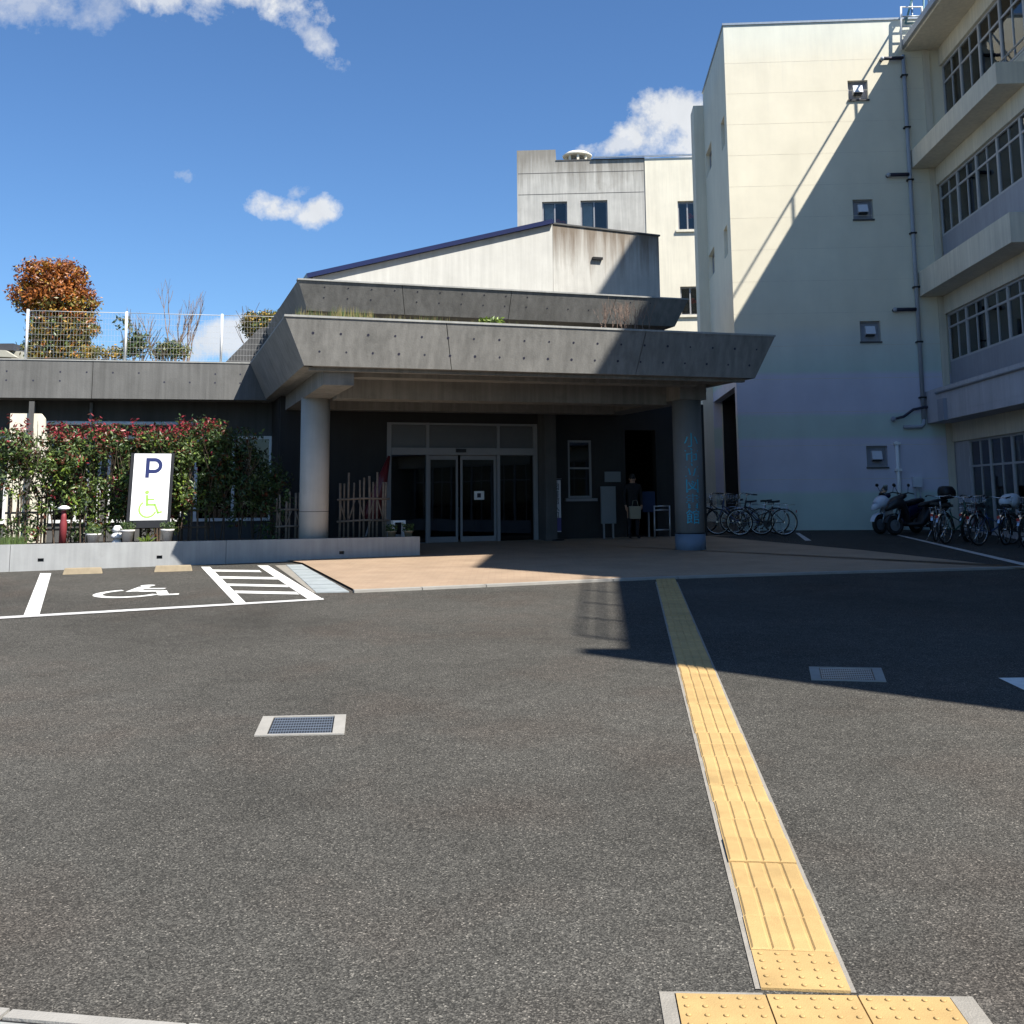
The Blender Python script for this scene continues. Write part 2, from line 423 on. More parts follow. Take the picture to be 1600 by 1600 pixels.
def banded_paint():
    """render painted in broad pastel bands, the colours change at fixed heights"""
    m, N, L, b = nodes_of('banded_wall_paint')
    tc = N.new('ShaderNodeTexCoord'); sp = N.new('ShaderNodeSeparateXYZ'); L.new(tc.outputs['Object'], sp.inputs[0])
    n0 = N.new('ShaderNodeTexNoise'); n0.inputs['Scale'].default_value = .9; n0.inputs['Detail'].default_value = 3; L.new(tc.outputs['Object'], n0.inputs['Vector'])
    ad = N.new('ShaderNodeMath'); ad.operation = 'MULTIPLY_ADD'; ad.inputs[1].default_value = .12; L.new(n0.outputs[0], ad.inputs[0]); L.new(sp.outputs[2], ad.inputs[2])
    mr = N.new('ShaderNodeMapRange'); mr.inputs[2].default_value = 16.0; L.new(ad.outputs[0], mr.inputs[0])
    rp = N.new('ShaderNodeValToRGB'); rp.color_ramp.interpolation = 'LINEAR'; e = rp.color_ramp.elements
    green, lav, cream, top = (.53, .625, .56), (.61, .59, .67), (.76, .705, .555), (.74, .735, .62)
    stops = [(0, green), (1.02, green), (1.1, lav), (2.45, lav), (2.53, green), (3.1, green), (3.18, lav), (4.2, lav), (4.3, green), (5.2, (.68, .68, .60)), (5.6, cream), (13.0, cream), (13.9, top), (15.2, (.70, .74, .66))]
    e[0].position = 0; e[0].color = (*green, 1)
    e[1].position = 1; e[1].color = (.70, .74, .66, 1)
    for z, c in stops[1:-1]:
        q = e.new(z / 16.0); q.color = (*c, 1)
    L.new(mr.outputs[0], rp.inputs[0])
    n1 = N.new('ShaderNodeTexNoise'); n1.inputs['Scale'].default_value = .9; n1.inputs['Detail'].default_value = 7; n1.inputs['Roughness'].default_value = .6; L.new(tc.outputs['Object'], n1.inputs['Vector'])
    r1 = N.new('ShaderNodeMapRange'); r1.inputs[1].default_value = .3; r1.inputs[2].default_value = .7; r1.inputs[3].default_value = .94; r1.inputs[4].default_value = 1.05
    L.new(n1.outputs[0], r1.inputs[0])
    mp = N.new('ShaderNodeMapping'); mp.inputs['Scale'].default_value = (1.1, 1.1, .16); L.new(tc.outputs['Object'], mp.inputs[0])
    n2 = N.new('ShaderNodeTexNoise'); n2.inputs['Scale'].default_value = 1.5; n2.inputs['Detail'].default_value = 6; L.new(mp.outputs[0], n2.inputs['Vector'])
    r2 = N.new('ShaderNodeMapRange'); r2.inputs[1].default_value = .3; r2.inputs[2].default_value = .65; r2.inputs[3].default_value = .955; r2.inputs[4].default_value = 1.02
    L.new(n2.outputs[0], r2.inputs[0])
    mu = N.new('ShaderNodeMath'); mu.operation = 'MULTIPLY'; L.new(r1.outputs[0], mu.inputs[0]); L.new(r2.outputs[0], mu.inputs[1])
    mx = N.new('ShaderNodeMix'); mx.data_type = 'RGBA'; mx.blend_type = 'MULTIPLY'; mx.inputs[0].default_value = 1
    L.new(rp.outputs[0], mx.inputs[6]); L.new(mu.outputs[0], mx.inputs[7]); L.new(mx.outputs[2], b.inputs['Base Color'])
    b.inputs['Roughness'].default_value = .8; b.inputs['Specular IOR Level'].default_value = .25
    n4 = N.new('ShaderNodeTexNoise'); n4.inputs['Scale'].default_value = 45; L.new(tc.outputs['Object'], n4.inputs['Vector'])
    bp = N.new('ShaderNodeBump'); bp.inputs['Strength'].default_value = .12; bp.inputs['Distance'].default_value = .01
    L.new(n4.outputs[0], bp.inputs['Height']); L.new(bp.outputs[0], b.inputs['Normal'])
    return m


def pavers():
    m, N, L, b = nodes_of('salmon_brick_paving')
    tc = N.new('ShaderNodeTexCoord')
    br = N.new('ShaderNodeTexBrick'); br.inputs['Scale'].default_value = 1; br.offset = .5
    br.inputs['Brick Width'].default_value = .2; br.inputs['Row Height'].default_value = .1; br.inputs['Mortar Size'].default_value = .006
    br.inputs['Color1'].default_value = (.345, .252, .170, 1); br.inputs['Color2'].default_value = (.318, .226, .15, 1); br.inputs['Mortar'].default_value = (.29, .20, .14, 1)
    L.new(tc.outputs['Object'], br.inputs['Vector'])
    n1 = N.new('ShaderNodeTexNoise'); n1.inputs['Scale'].default_value = 1.3; n1.inputs['Detail'].default_value = 7; n1.inputs['Roughness'].default_value = .65; L.new(tc.outputs['Object'], n1.inputs['Vector'])
    r1 = N.new('ShaderNodeMapRange'); r1.inputs[1].default_value = .3; r1.inputs[2].default_value = .7; r1.inputs[3].default_value = .84; r1.inputs[4].default_value = 1.14; L.new(n1.outputs[0], r1.inputs[0])
    mx = N.new('ShaderNodeMix'); mx.data_type = 'RGBA'; mx.blend_type = 'MULTIPLY'; mx.inputs[0].default_value = 1
    L.new(br.outputs[0], mx.inputs[6]); L.new(r1.outputs[0], mx.inputs[7]); L.new(mx.outputs[2], b.inputs['Base Color'])
    b.inputs['Roughness'].default_value = .85
    bp = N.new('ShaderNodeBump'); bp.inputs['Strength'].default_value = .3; bp.inputs['Distance'].default_value = .004; bp.invert = True
    L.new(br.outputs['Fac'], bp.inputs['Height']); L.new(bp.outputs[0], b.inputs['Normal'])
    return m


def top_stain(m, z0, z1, col, amount):
    """dark rain-wash stains running down from the top edge of a weathered wall"""
    N, L = m.node_tree.nodes, m.node_tree.links; b = N['Principled BSDF']
    src = b.inputs['Base Color'].links[0].from_socket
    tc = N.new('ShaderNodeTexCoord'); sp = N.new('ShaderNodeSeparateXYZ'); L.new(tc.outputs['Object'], sp.inputs[0])
    mp = N.new('ShaderNodeMapping'); mp.inputs['Scale'].default_value = (2.6, 2.6, .16); L.new(tc.outputs['Object'], mp.inputs[0])
    nz = N.new('ShaderNodeTexNoise'); nz.inputs['Scale'].default_value = 1.9; nz.inputs['Detail'].default_value = 8; nz.inputs['Roughness'].default_value = .7; L.new(mp.outputs[0], nz.inputs['Vector'])
    mr = N.new('ShaderNodeMapRange'); mr.inputs[1].default_value = z0; mr.inputs[2].default_value = z1; L.new(sp.outputs[2], mr.inputs[0])
    ad = N.new('ShaderNodeMath'); ad.operation = 'MULTIPLY_ADD'; L.new(mr.outputs[0], ad.inputs[0]); ad.inputs[1].default_value = .55; L.new(nz.outputs[0], ad.inputs[2])
    r2 = N.new('ShaderNodeMapRange'); r2.inputs[1].default_value = .62; r2.inputs[2].default_value = 1.0; r2.inputs[4].default_value = amount; L.new(ad.outputs[0], r2.inputs[0])
    mx = N.new('ShaderNodeMix'); mx.data_type = 'RGBA'; L.new(r2.outputs[0], mx.inputs[0]); L.new(src, mx.inputs[6]); mx.inputs[7].default_value = (*col, 1)
    L.new(mx.outputs[2], b.inputs['Base Color'])
    return m


M = dict(
    asphalt=asphalt(), paver=pavers(), banded=banded_paint(),
    concrete_dark=plain('weathered_parapet_concrete', (.155, .153, .145), .85, var=.12, scale=1.6, streak=.24, bump=.25, bscale=40, stain=((.10, .098, .09), 2.2, .56, .5), spec=.25),
    concrete=plain('fair_faced_concrete', (.238, .230, .210), .85, var=.12, scale=1.6, streak=.24, bump=.25, bscale=40, stain=((.10, .098, .09), 2.2, .56, .5), spec=.25),
    concrete_light=plain('pale_concrete', (.33, .33, .31), .85, var=.10, scale=2.2, streak=.14, bump=.2, bscale=50, spec=.25),
    concrete_stain=plain('weathered_concrete', (.50, .485, .44), .85, var=.12, scale=1.2, streak=.17, bump=.2, bscale=40, stain=((.24, .22, .18), 1.1, .6, .5), spec=.25),
    planter=plain('painted_planter_concrete', (.34, .345, .34), .8, var=.09, scale=2.0, streak=.10, bump=.2, bscale=60, stain=((.20, .20, .19), 3.0, .6, .4), spec=.25),
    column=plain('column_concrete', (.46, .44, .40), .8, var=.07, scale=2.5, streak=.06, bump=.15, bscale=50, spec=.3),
    plinth=plain('column_plinth_blue_grey', (.15, .20, .27), .7, var=.08, scale=3, bump=.1),
    frontwall=plain('dark_entrance_tiling', (.026, .025, .024), .7, var=.15, scale=1.8, streak=.1),  # wall colour darkened to carry the deep shade under the canopy
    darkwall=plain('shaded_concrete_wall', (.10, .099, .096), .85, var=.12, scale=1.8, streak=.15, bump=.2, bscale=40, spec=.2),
    recess=plain('dark_panel', (.055, .055, .055), .6, var=.1, scale=2),
    white_wall=plain('white_hall_render', (.50, .49, .45), .85, var=.06, scale=1.6, streak=.08, bump=.15, bscale=30, spec=.2),
    cream=plain('cream_render', (.72, .67, .54), .85, var=.05, scale=1.2, streak=.05, bump=.1, bscale=40, spec=.2),
    wing=plain('beige_wing_render', (.66, .60, .48), .85, var=.07, scale=1.5, streak=.12, bump=.12, bscale=40, spec=.25),
    wing_low=plain('lavender_grey_render', (.48, .47, .49), .85, var=.08, scale=1.5, streak=.12, bump=.12, bscale=40, spec=.25),
    spandrel=plain('grey_spandrel_panel', (.29, .30, .34), .6, var=.06, scale=1.5, streak=.06),
    alu=plain('aluminium', (.52, .53, .55), .38, metal=.85, var=.06, scale=8),
    alu_dull=plain('dull_aluminium_frame', (.30, .30, .31), .5, metal=.4, var=.06, scale=8),
    white=plain('white_paint', (.78, .78, .76), .5, var=.04, scale=5),
    whitef=plain('white_fence_coating', (.82, .82, .80), .4, var=.03, scale=5),
    roadwhite=plain('road_marking_paint', (.72, .71, .67), .8, var=.12, scale=6, stain=((.22, .21, .20), 13, .555, .65), bump=.3, bscale=120),
    roadthin=plain('worn_road_line', (.55, .54, .52), .8, var=.2, scale=8, stain=((.12, .12, .11), 9, .52, .7), bump=.3, bscale=120),
    navy=plain('navy_metal_roof', (.018, .026, .085), .35, metal=.3, var=.08, scale=4),
    black=plain('black_plastic', (.012, .012, .013), .45, var=.15, scale=9),
    rubber=plain('rubber', (.014, .014, .014), .75, var=.2, scale=20),
    steel=plain('chrome_steel', (.60, .60, .60), .22, metal=1, var=.05, scale=10),
    galv=plain('galvanised_steel', (.34, .38, .42), .42, metal=.8, var=.12, scale=14),
    pipe=plain('grey_drainpipe', (.36, .38, .41), .45, var=.05, scale=4, streak=.08),
    tactile=plain('yellow_tactile_tile', (.47, .315, .13), .75, var=.09, scale=5, stain=((.27, .20, .11), 7, .62, .5), bump=.2, bscale=150, spec=.3),
    mortar=plain('cement_mortar', (.27, .25, .215), .9, var=.14, scale=9, bump=.4, bscale=120, stain=((.2, .19, .17), 12, .6, .5), spec=.2),
    kerb=plain('kerb_concrete', (.31, .295, .265), .88, var=.10, scale=5, bump=.3, bscale=100, stain=((.22, .21, .19), 6, .6, .5), spec=.2),
    stop=plain('tan_wheel_stop', (.30, .245, .165), .9, var=.14, scale=7, bump=.3, bscale=90, spec=.2),
    soil=plain('planter_soil', (.05, .038, .026), .95, var=.3, scale=9, bump=.6, bscale=50),
    signblue=plain('sign_navy_print', (.008, .017, .095), .5, var=.02),
    signgreen=plain('sign_lime_print', (.30, .60, .10), .5, var=.02),
    signwhite=plain('sign_white_panel', (.86, .86, .85), .35, var=.015, scale=2),
    teal=plain('blue_lettering', (.04, .38, .52), .5, var=.03),
    print_dark=plain('dark_print', (.03, .03, .05), .6, var=.03),
    purple=plain('violet_print', (.10, .08, .22), .6, var=.03),
    banner=plain('white_banner_cloth', (.62, .62, .64), .8, var=.05, scale=3),
    noticegrey=plain('notice_panel', (.20, .22, .23), .4, var=.05, scale=3),
    log=plain('weathered_log', (.26, .20, .15), .85, var=.25, scale=12, bump=.3),
    terracotta=plain('white_glazed_pot', (.72, .69, .66), .5, var=.06, scale=6),
    redpost=plain('faded_red_paint', (.22, .035, .04), .55, var=.12, scale=8),
    stem=plain('brown_stem', (.085, .06, .042), .9, var=.25, scale=20),
    barebark=plain('pale_twig_bark', (.24, .17, .13), .9, var=.2, scale=20),
    leaf_dark=leafmat('leaf_dark_green', (.040, .072, .022)), leaf_mid=leafmat('leaf_green', (.105, .155, .042)), leaf_lime=leafmat('leaf_yellow_green', (.20, .28, .045)),
    leaf_red=leafmat('leaf_red_tip', (.25, .028, .035)), leaf_rust=leafmat('leaf_bronze', (.13, .045, .022)),
    leaf_orange=leafmat('leaf_orange', (.36, .120, .022)), leaf_brown=leafmat('leaf_russet', (.21, .070, .020)), leaf_gold=leafmat('leaf_gold', (.40, .24, .035)), leaf_olive=leafmat('leaf_olive', (.16, .15, .035)),
    grass=leafmat('grass_blade', (.075, .115, .028)), drygrass=leafmat('dry_grass_blade', (.24, .20, .075)),
    glass=glassmat('window_glass', (.80, .83, .83)), glass_dark=glassmat('tinted_door_glass', (.30, .32, .33)),
    interior=plain('dim_interior', (.05, .05, .05), .8, var=.1, scale=1),
    curtain=plain('pale_curtain', (.80, .80, .77), .9, var=.12, scale=6),
    blueboard=plain('blue_board', (.02, .04, .10), .6, var=.05),
    skin=plain('skin', (.42, .24, .16), .55, var=.04), hair=plain('black_hair', (.012, .010, .009), .5, var=.2, scale=30),
    jacket=plain('black_jacket', (.012, .012, .014), .8, var=.2, scale=12), trouser=plain('charcoal_trousers', (.016, .016, .02), .85, var=.2, scale=12),
    bagtan=plain('beige_tote_bag', (.30, .27, .20), .8, var=.08, scale=8),
    bikeblue=plain('white_fairing_paint', (.62, .66, .74), .25, var=.03), bikenavy=plain('blue_fairing_paint', (.006, .012, .045), .25, var=.05),
    frame_black=plain('black_frame_paint', (.02, .02, .022), .3, var=.1), frame_silver=plain('silver_frame_paint', (.45, .46, .48), .3, metal=.6, var=.05), frame_blue=plain('blue_frame_paint', (.03, .06, .16), .3, var=.1),
    frame_red=plain('maroon_frame_paint', (.13, .02, .025), .3, var=.1), frame_green=plain('green_frame_paint', (.04, .10, .07), .3, var=.1),
    plasticwhite=plain('pale_plastic', (.62, .64, .68), .45, var=.05), redlamp=plain('red_lamp_plastic', (.45, .02, .02), .3, var=.03),
    redpaint=plain('red_ornament', (.45, .02, .02), .5, var=.05), tanwall=plain('tan_wall', (.42, .40, .32), .85, var=.06), darkroof=plain('dark_roof', (.06, .06, .065), .6, var=.1),
    stonegrey=plain('grey_access_ramp', (.30, .33, .335), .8, var=.12, scale=7, bump=.25, bscale=90, stain=((.28, .33, .37), 9, .55, .5), spec=.25),
    ringsteel=plain('painted_blue_green_steel', (.10, .22, .25), .5, var=.1),
)

_m, _N, _L, _b = nodes_of('lit_fluorescent_tube'); _b.inputs['Base Color'].default_value = (.7, .72, .75, 1)  # added glowing surface standing in for bright reflections in the lobby
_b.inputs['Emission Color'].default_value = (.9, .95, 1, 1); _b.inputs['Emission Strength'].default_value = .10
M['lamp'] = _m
M['hall_stain'] = plain('rain_washed_concrete', (.50, .485, .44), .85, var=.12, scale=1.2, streak=.15, bump=.2, bscale=40, stain=((.24, .22, .18), 1.1, .6, .4), spec=.25)
M['col_dark'] = plain('grey_column_paint', (.19, .195, .195), .75, var=.07, scale=2.5, streak=.06, bump=.12, bscale=50, spec=.25)  # column concrete darkened, the shade on the right column is in its colour
M['frosted'] = plain('frosted_grey_panel', (.11, .11, .11), .35, var=.05)  # opaque grey holds the pale reflection of the transom glass
M['doorframe'] = plain('grey_door_frame', (.25, .25, .255), .5, var=.05)
M['wire'] = plain('pale_mesh_wire', (.50, .50, .49), .5)
M['winframe'] = plain('pale_window_frame', (.42, .42, .43), .5, var=.06, scale=6)
# ------------------------------------------------------------------ ground, paving, markings (setting)
GF = Fr((0, 0, 0), (1, 0, 0), V3((0, 1, GS)))         # ground frame: a = X, b = Y on the slope, c = height


def gp(p, lift): return V3((p[0], p[1], gz(p[1]) + lift))


mb = MB()
ys = [-400, -12, 34, 500]; xs = [-400, 400]
for i in range(3):
    y0, y1 = ys[i], ys[i + 1]
    mb.face([V3((-400, y0, gz(y0))), V3((400, y0, gz(y0))), V3((400, y1, gz(y1))), V3((-400, y1, gz(y1)))])
build(mb, 'ground', M['asphalt'], kind='structure')


def flat(pts, name, mat, lift, parent=None, thick=.0, **k):
    mb = MB()
    top = [gp(p, lift) for p in pts]
    if thick: mb.prism([p - ZV * thick for p in top], ZV * thick)
    else: mb.face(top)
    return build(mb, name, mat, parent, **k)


# pavement in front of the entrance
kerb_px = [(553, 926.5), (660, 922), (760, 917.5), (958, 908.5), (1060, 904.5), (1300, 897), (1620, 888.5)]
kerb = [G(*q) for q in kerb_px]
back = [G(1600, 890.5), G(1350, 862), G(1109, 840), V3((5.6, 27.5, 0)), V3((-1.0, 27.0, 0)), V3((-6.2, 24.2, 0)), G(473, 882)]
flat([p + V3((0, .12, 0)) for p in kerb] + back[:], 'pavement', M['paver'], .03, kind='structure')
mb = MB()
for i in range(len(kerb) - 1):
    a, b = kerb[i], kerb[i + 1]
    t = (b - a).normalized(); n = V3((-t.y, t.x, 0))
    q = [gp(a + t * .006, -.1), gp(b - t * .006, -.1), gp(b - t * .006 + n * .13, -.1), gp(a + t * .006 + n * .13, -.1)]
    mb.hexa(q, [p + ZV * .135 for p in q])
build(mb, 'kerb', M['kerb'], kind='structure')

# pale ramp strip with a line of cover slabs, left of the paving
q0, q1, q2, q3 = G(447, 883.5), G(471, 883), G(546, 926), G(494, 927)
ramp = setp(bpy.data.objects.new('gutter', None), kind='structure'); COL.objects.link(ramp); ORG[ramp.name] = V3((0, 0, 0))
n = 9
for i in range(n):
    s0, s1 = i / n + .006, (i + 1) / n - .006
    flat([q3.lerp(q0, s0), q2.lerp(q1, s0), q2.lerp(q1, s1), q3.lerp(q0, s1)], 'cover_slab', M['stonegrey'], .012 + random.uniform(0, .006), ramp, thick=.06)
d0, d1, d2, d3 = G(421, 884), G(430, 883.7), G(491, 926.8), G(478, 927.3)
flat([G(430, 884), q0, q3, G(489, 927)], 'gutter_edge', M['mortar'], .008, ramp)
flat([d0.lerp(d1, .9), d1, d2, d3.lerp(d2, .9)], 'drain_line', M['log'], .006, ramp)

# parking bay markings
mk = bpy.data.objects.new('parking_marking', None); COL.objects.link(mk); ORG[mk.name] = V3((0, 0, 0)); setp(mk, kind='structure')
def mark(pts, mat='roadwhite', name='painted_line', lift=.005): return flat([G(*q) for q in pts], name, M[mat], lift, mk)
mark([(63, 896), (80, 896), (61, 963), (36.5, 963)])
mark([(314, 886), (328, 886), (386, 944), (369, 945)])
mark([(402, 884), (419, 884), (506, 937.5), (484, 938.5)])
for (a, b, c, d) in (((330, 890.5), (405, 891.5), (409, 894.5), (332, 893.5)), ((341, 901), (430, 902.5), (435, 906), (345, 904.5)), ((354, 912.5), (446, 914.5), (452, 918), (358, 916)), ((366, 923.5), (462, 925.5), (468, 929.5), (370, 927.5))):
    mark([a, b, c, d], name='hatch_bar', lift=.007)
mark([(-60, 968), (505, 935.5), (506, 938), (-60, 971.5)], 'roadthin', lift=.009)
mark([(-186, 902), (-168, 902), (-206, 971), (-232, 971)])
# wheelchair symbol painted on the asphalt
def symbol(mb, fr, s, lw, m=0, wheel_open=(-0.35 * math.pi, 1.25 * math.pi), dep=0.0, head=True):
    """access symbol in frame (a right, c up) of height ~1*s"""
    P = lambda x, y: fr.p(x * s, -dep, y * s)
    def stroke(pts, w):
        pts = [V3((p[0], p[1], 0)) for p in pts]
        L, R = [], []
        for i, p in enumerate(pts):
            t = (pts[min(i + 1, len(pts) - 1)] - pts[max(i - 1, 0)]).normalized(); nn = V3((-t.y, t.x, 0)) * w / 2
            L.append(p + nn); R.append(p - nn)
        for i in range(len(pts) - 1):
            mb.face([P(L[i].x, L[i].y), P(R[i].x, R[i].y), P(R[i + 1].x, R[i + 1].y), P(L[i + 1].x, L[i + 1].y)], m)
    if head: mb.face([P(.30 + .075 * math.cos(g * math.pi / 8), .93 + .075 * math.sin(g * math.pi / 8)) for g in range(16)], m)
    stroke([(.31, .83), (.33, .42)], lw * 1.25)
    stroke([(.32, .66), (.58, .66)], lw * .8)
    stroke([(.31, .47), (.62, .46)], lw)
    stroke([(.60, .49), (.75, .14)], lw); stroke([(.71, .15), (.88, .20)], lw * .9)
    stroke([(.36 + .30 * math.cos(g), .30 + .30 * math.sin(g)) for g in [math.radians(125 + 218 * i / 22) for i in range(23)]], lw * .85)
mb = MB()
o = G(126, 934.5); symbol(mb, Fr(o + ZV * .005, V3((1, .03, .0018)), ZV, V3((0, 1.15, GS))), 1.42, .105)
for i in range(len(mb.v)): mb.v[i].z = gz(mb.v[i].y) + .005
build(mb, 'wheelchair_symbol', M['roadwhite'], mk)

rm = bpy.data.objects.new('road_marking', None); COL.objects.link(rm); ORG[rm.name] = V3((0, 0, 0)); setp(rm, kind='structure')
flat([G(1560, 1060), G(1760, 1058), G(1900, 1150), G(1640, 1098)], 'painted_line', M['roadwhite'], .005, rm)
flat([G(1386, 833), G(1392, 833), G(1640, 889), G(1620, 889)], 'bay_line', M['roadthin'], .005, rm)
flat([G(1243, 833), G(1249, 833), G(1268, 845), G(1258, 845)], 'bay_line', M['roadthin'], .005, rm)

# concrete channel crossing the bottom left corner
ch = bpy.data.objects.new('drain_channel', None); COL.objects.link(ch); ORG[ch.name] = V3((0, 0, 0)); setp(ch, kind='structure')
e0, e1 = G(0, 1581), G(240, 1601)
t = (e1 - e0); t.z = 0; t.normalize(); nn = V3((t.y, -t.x, 0))
s0 = e0 - t * 1.2
for i in range(4):
    a = s0 + t * (.62 * i + .006); b = s0 + t * (.62 * (i + 1) - .006)
    flat([a, b, b + nn * .055, a + nn * .055], 'edge_stone', M['kerb'], .012 + .002 * (i % 2), ch, thick=.1)
flat([s0 + nn * .055, s0 + t * 2.5 + nn * .055, s0 + t * 2.5 + nn * .075, s0 + nn * .075], 'joint', M['black'], .003, ch)
for i in range(4):
    a = s0 + t * (.62 * i + .004) + nn * .075; b = s0 + t * (.62 * (i + 1) - .004) + nn * .075
    flat([a, b, b + nn * .30, a + nn * .30], 'cover_slab', M['concrete_light'], .008, ch, thick=.1)

# ------------------------------------------------------------------ tactile paving
tp = bpy.data.objects.new('tactile_paving', None); COL.objects.link(tp); ORG[tp.name] = V3((0, 0, 0)); setp(tp, kind='structure')
A = (G(1191, 1550) + G(1328, 1550)) / 2; B = (G(1027, 910) + G(1056, 910)) / 2
tdir = (B - A); tdir.z = 0; tdir.normalize(); tn = V3((tdir.y, -tdir.x, 0))
TL = .3
_m = M['tactile']; _N, _L = _m.node_tree.nodes, _m.node_tree.links; _b = _N['Principled BSDF']
_src = _b.inputs['Base Color'].links[0].from_socket
_oi = _N.new('ShaderNodeObjectInfo'); _r = _N.new('ShaderNodeMapRange'); _r.inputs[3].default_value = .95; _r.inputs[4].default_value = 1.04; _L.new(_oi.outputs['Random'], _r.inputs[0])
_g = _N.new('ShaderNodeNewGeometry'); _n = _N.new('ShaderNodeTexNoise'); _n.inputs['Scale'].default_value = 3.2; _n.inputs['Detail'].default_value = 9; _n.inputs['Roughness'].default_value = .72; _L.new(_g.outputs['Position'], _n.inputs['Vector'])
_r2 = _N.new('ShaderNodeMapRange'); _r2.inputs[1].default_value = .34; _r2.inputs[2].default_value = .62; _r2.inputs[3].default_value = .83; _r2.inputs[4].default_value = 1.03; _L.new(_n.outputs[0], _r2.inputs[0])
_mu = _N.new('ShaderNodeMath'); _mu.operation = 'MULTIPLY'; _L.new(_r.outputs[0], _mu.inputs[0]); _L.new(_r2.outputs[0], _mu.inputs[1])
_mx = _N.new('ShaderNodeMix'); _mx.data_type = 'RGBA'; _mx.blend_type = 'MULTIPLY'; _mx.inputs[0].default_value = 1; _L.new(_src, _mx.inputs[6]); _L.new(_mu.outputs[0], _mx.inputs[7]); _L.new(_mx.outputs[2], _b.inputs['Base Color'])
def tile_mesh(kind):
    mb = MB(); h = .0
    mb.box(WORLD, -.1485, .1485, -.1485, .1485, -.05, 0)
    if kind == 'guide':
        for k in range(4):
            x = -.112 + k * .0747
            mb.hexa([(x - .0335, -.146, 0), (x + .0335, -.146, 0), (x + .0335, .146, 0), (x - .0335, .146, 0)], [(x - .0265, -.141, .006), (x + .0265, -.141, .006), (x + .0265, .141, .006), (x - .0265, .141, .006)])
    else:
        for i in range(5):
            for j in range(5):
                mb.lathe(V3((-.12 + .06 * i, -.12 + .06 * j, 0)), [(.0115, 0), (.006, .0045)], 8)
    o = build(mb, kind + '_tile', M['tactile'])
    return o
gt, wt = tile_mesh('guide'), tile_mesh('warning')
slope_rot = math.atan(GS)
def place_tile(src, c, first, tip=0, ang=None):
    o = src if first else src.copy()
    if not first: COL.objects.link(o)
    o.parent = tp
    if ang is None: ang = math.atan2(tdir.y, tdir.x) - math.pi / 2
    o.matrix_world = Matrix.Translation(V3((c.x, c.y, gz(c.y) + .007 + tip + random.uniform(-.002, .002)))) @ Matrix.Rotation(slope_rot + tip * 1.2 + random.uniform(-.004, .004), 4, 'X') @ Matrix.Rotation(ang + random.uniform(-.006, .006), 4, 'Z') @ Matrix.Rotation(random.uniform(-.004, .004), 4, 'Y')
# local A is the centre of the strip at pixel row 1550: boundary between last row and the crossbar
base = A - tdir * .0
cell = base + tdir * .15
place_tile(wt, cell, True)
place_tile(gt, cell + tdir * TL, True)
ntile = int((B - A).length / TL)
for i in range(2, ntile + 9):
    place_tile(gt, cell + tdir * TL * i + tn * random.uniform(-.004, .004), False, .008 if i == 4 else 0)
cb = G(1268, 1557.5); ct = G(1480, 1561) - G(1060, 1554); ct.z = 0; ct.normalize(); cn = V3((-ct.y, ct.x, 0))
for i in (-1, 0, 1):
    for j in (1, 2):
        place_tile(wt, cb - cn * (.3 * j - .15) + ct * .302 * i, False, 0, math.atan2(ct.y, ct.x))
def strip_m(a, b, w0, w1, mat='mortar', lift=.004, name='mortar_edge', thick=0):
    flat([a + tn * w0, a + tn * w1, b + tn * w1, b + tn * w0], name, M[mat], lift, tp)
end = cell + tdir * TL * (ntile + .4)
strip_m(base, end, -.168, -.146); strip_m(base, end, .146, .166)
for w0, w1, n0, n1 in ((-.505, -.455, -.62, .012), (.455, .53, -.62, .012), (-.455, -.16, .0, .014), (.16, .455, .0, .012)):
    flat([cb + ct * w0 + cn * n0, cb + ct * w1 + cn * n0, cb + ct * w1 + cn * n1, cb + ct * w0 + cn * n1], 'mortar_edge', M['mortar'], .004, tp)

# ------------------------------------------------------------------ street furniture on the ground
def drain(c4, label, bars=True):
    pts = [G(*q) for q in c4]
    c = sum(pts, V3()) / 4; c.z = gz(c.y)
    t = thing('drain_grate', label, 'drain grate', c, 0, 'drain grates in the asphalt')
    a, b, cc, d = pts                    # front-left, front-right, back-right, back-left
    def q(u, v): return a.lerp(b, u).lerp(d.lerp(cc, u), v)
    mb = MB()
    for (u0, u1, v0, v1) in ((0, .135, 0, 1), (.865, 1, 0, 1), (.135, .865, 0, .05), (.135, .865, .95, 1)):
        r = [gp(q(u0, v0), -.06), gp(q(u1, v0), -.06), gp(q(u1, v1), -.06), gp(q(u0, v1), -.06)]
        mb.hexa(r, [p + ZV * .069 for p in r])
    build(mb, 'frame', M['kerb'], t)
    mb = MB()
    for i in range(7):
        v = .09 + i * .1367
        r = [gp(q(.15, v - .012), -.03), gp(q(.85, v - .012), -.03), gp(q(.85, v + .012), -.03), gp(q(.15, v + .012), -.03)]
        mb.hexa(r, [p + ZV * .035 for p in r])
    for i in range(24):
        u = .16 + i * .0296
        r = [gp(q(u - .004, .06), -.02), gp(q(u + .004, .06), -.02), gp(q(u + .004, .94), -.02), gp(q(u - .004, .94), -.02)]
        mb.hexa(r, [p + ZV * .024 for p in r])
    build(mb, 'grating', M['galv'], t, kind='stuff')
    mb = MB(); mb.face([gp(q(.135, .05), .0012), gp(q(.865, .05), .0012), gp(q(.865, .95), .0012), gp(q(.135, .95), .0012)])
    build(mb, 'sump', M['black'], t)
drain([(397, 1151), (538, 1148), (541, 1118), (411, 1121)], 'sunlit drain grate with pale concrete frame in the open asphalt')
drain([(1268, 1063), (1385, 1066), (1377, 1045), (1264, 1043)], 'shaded drain grate in the dark shadow right of the yellow tactile path')

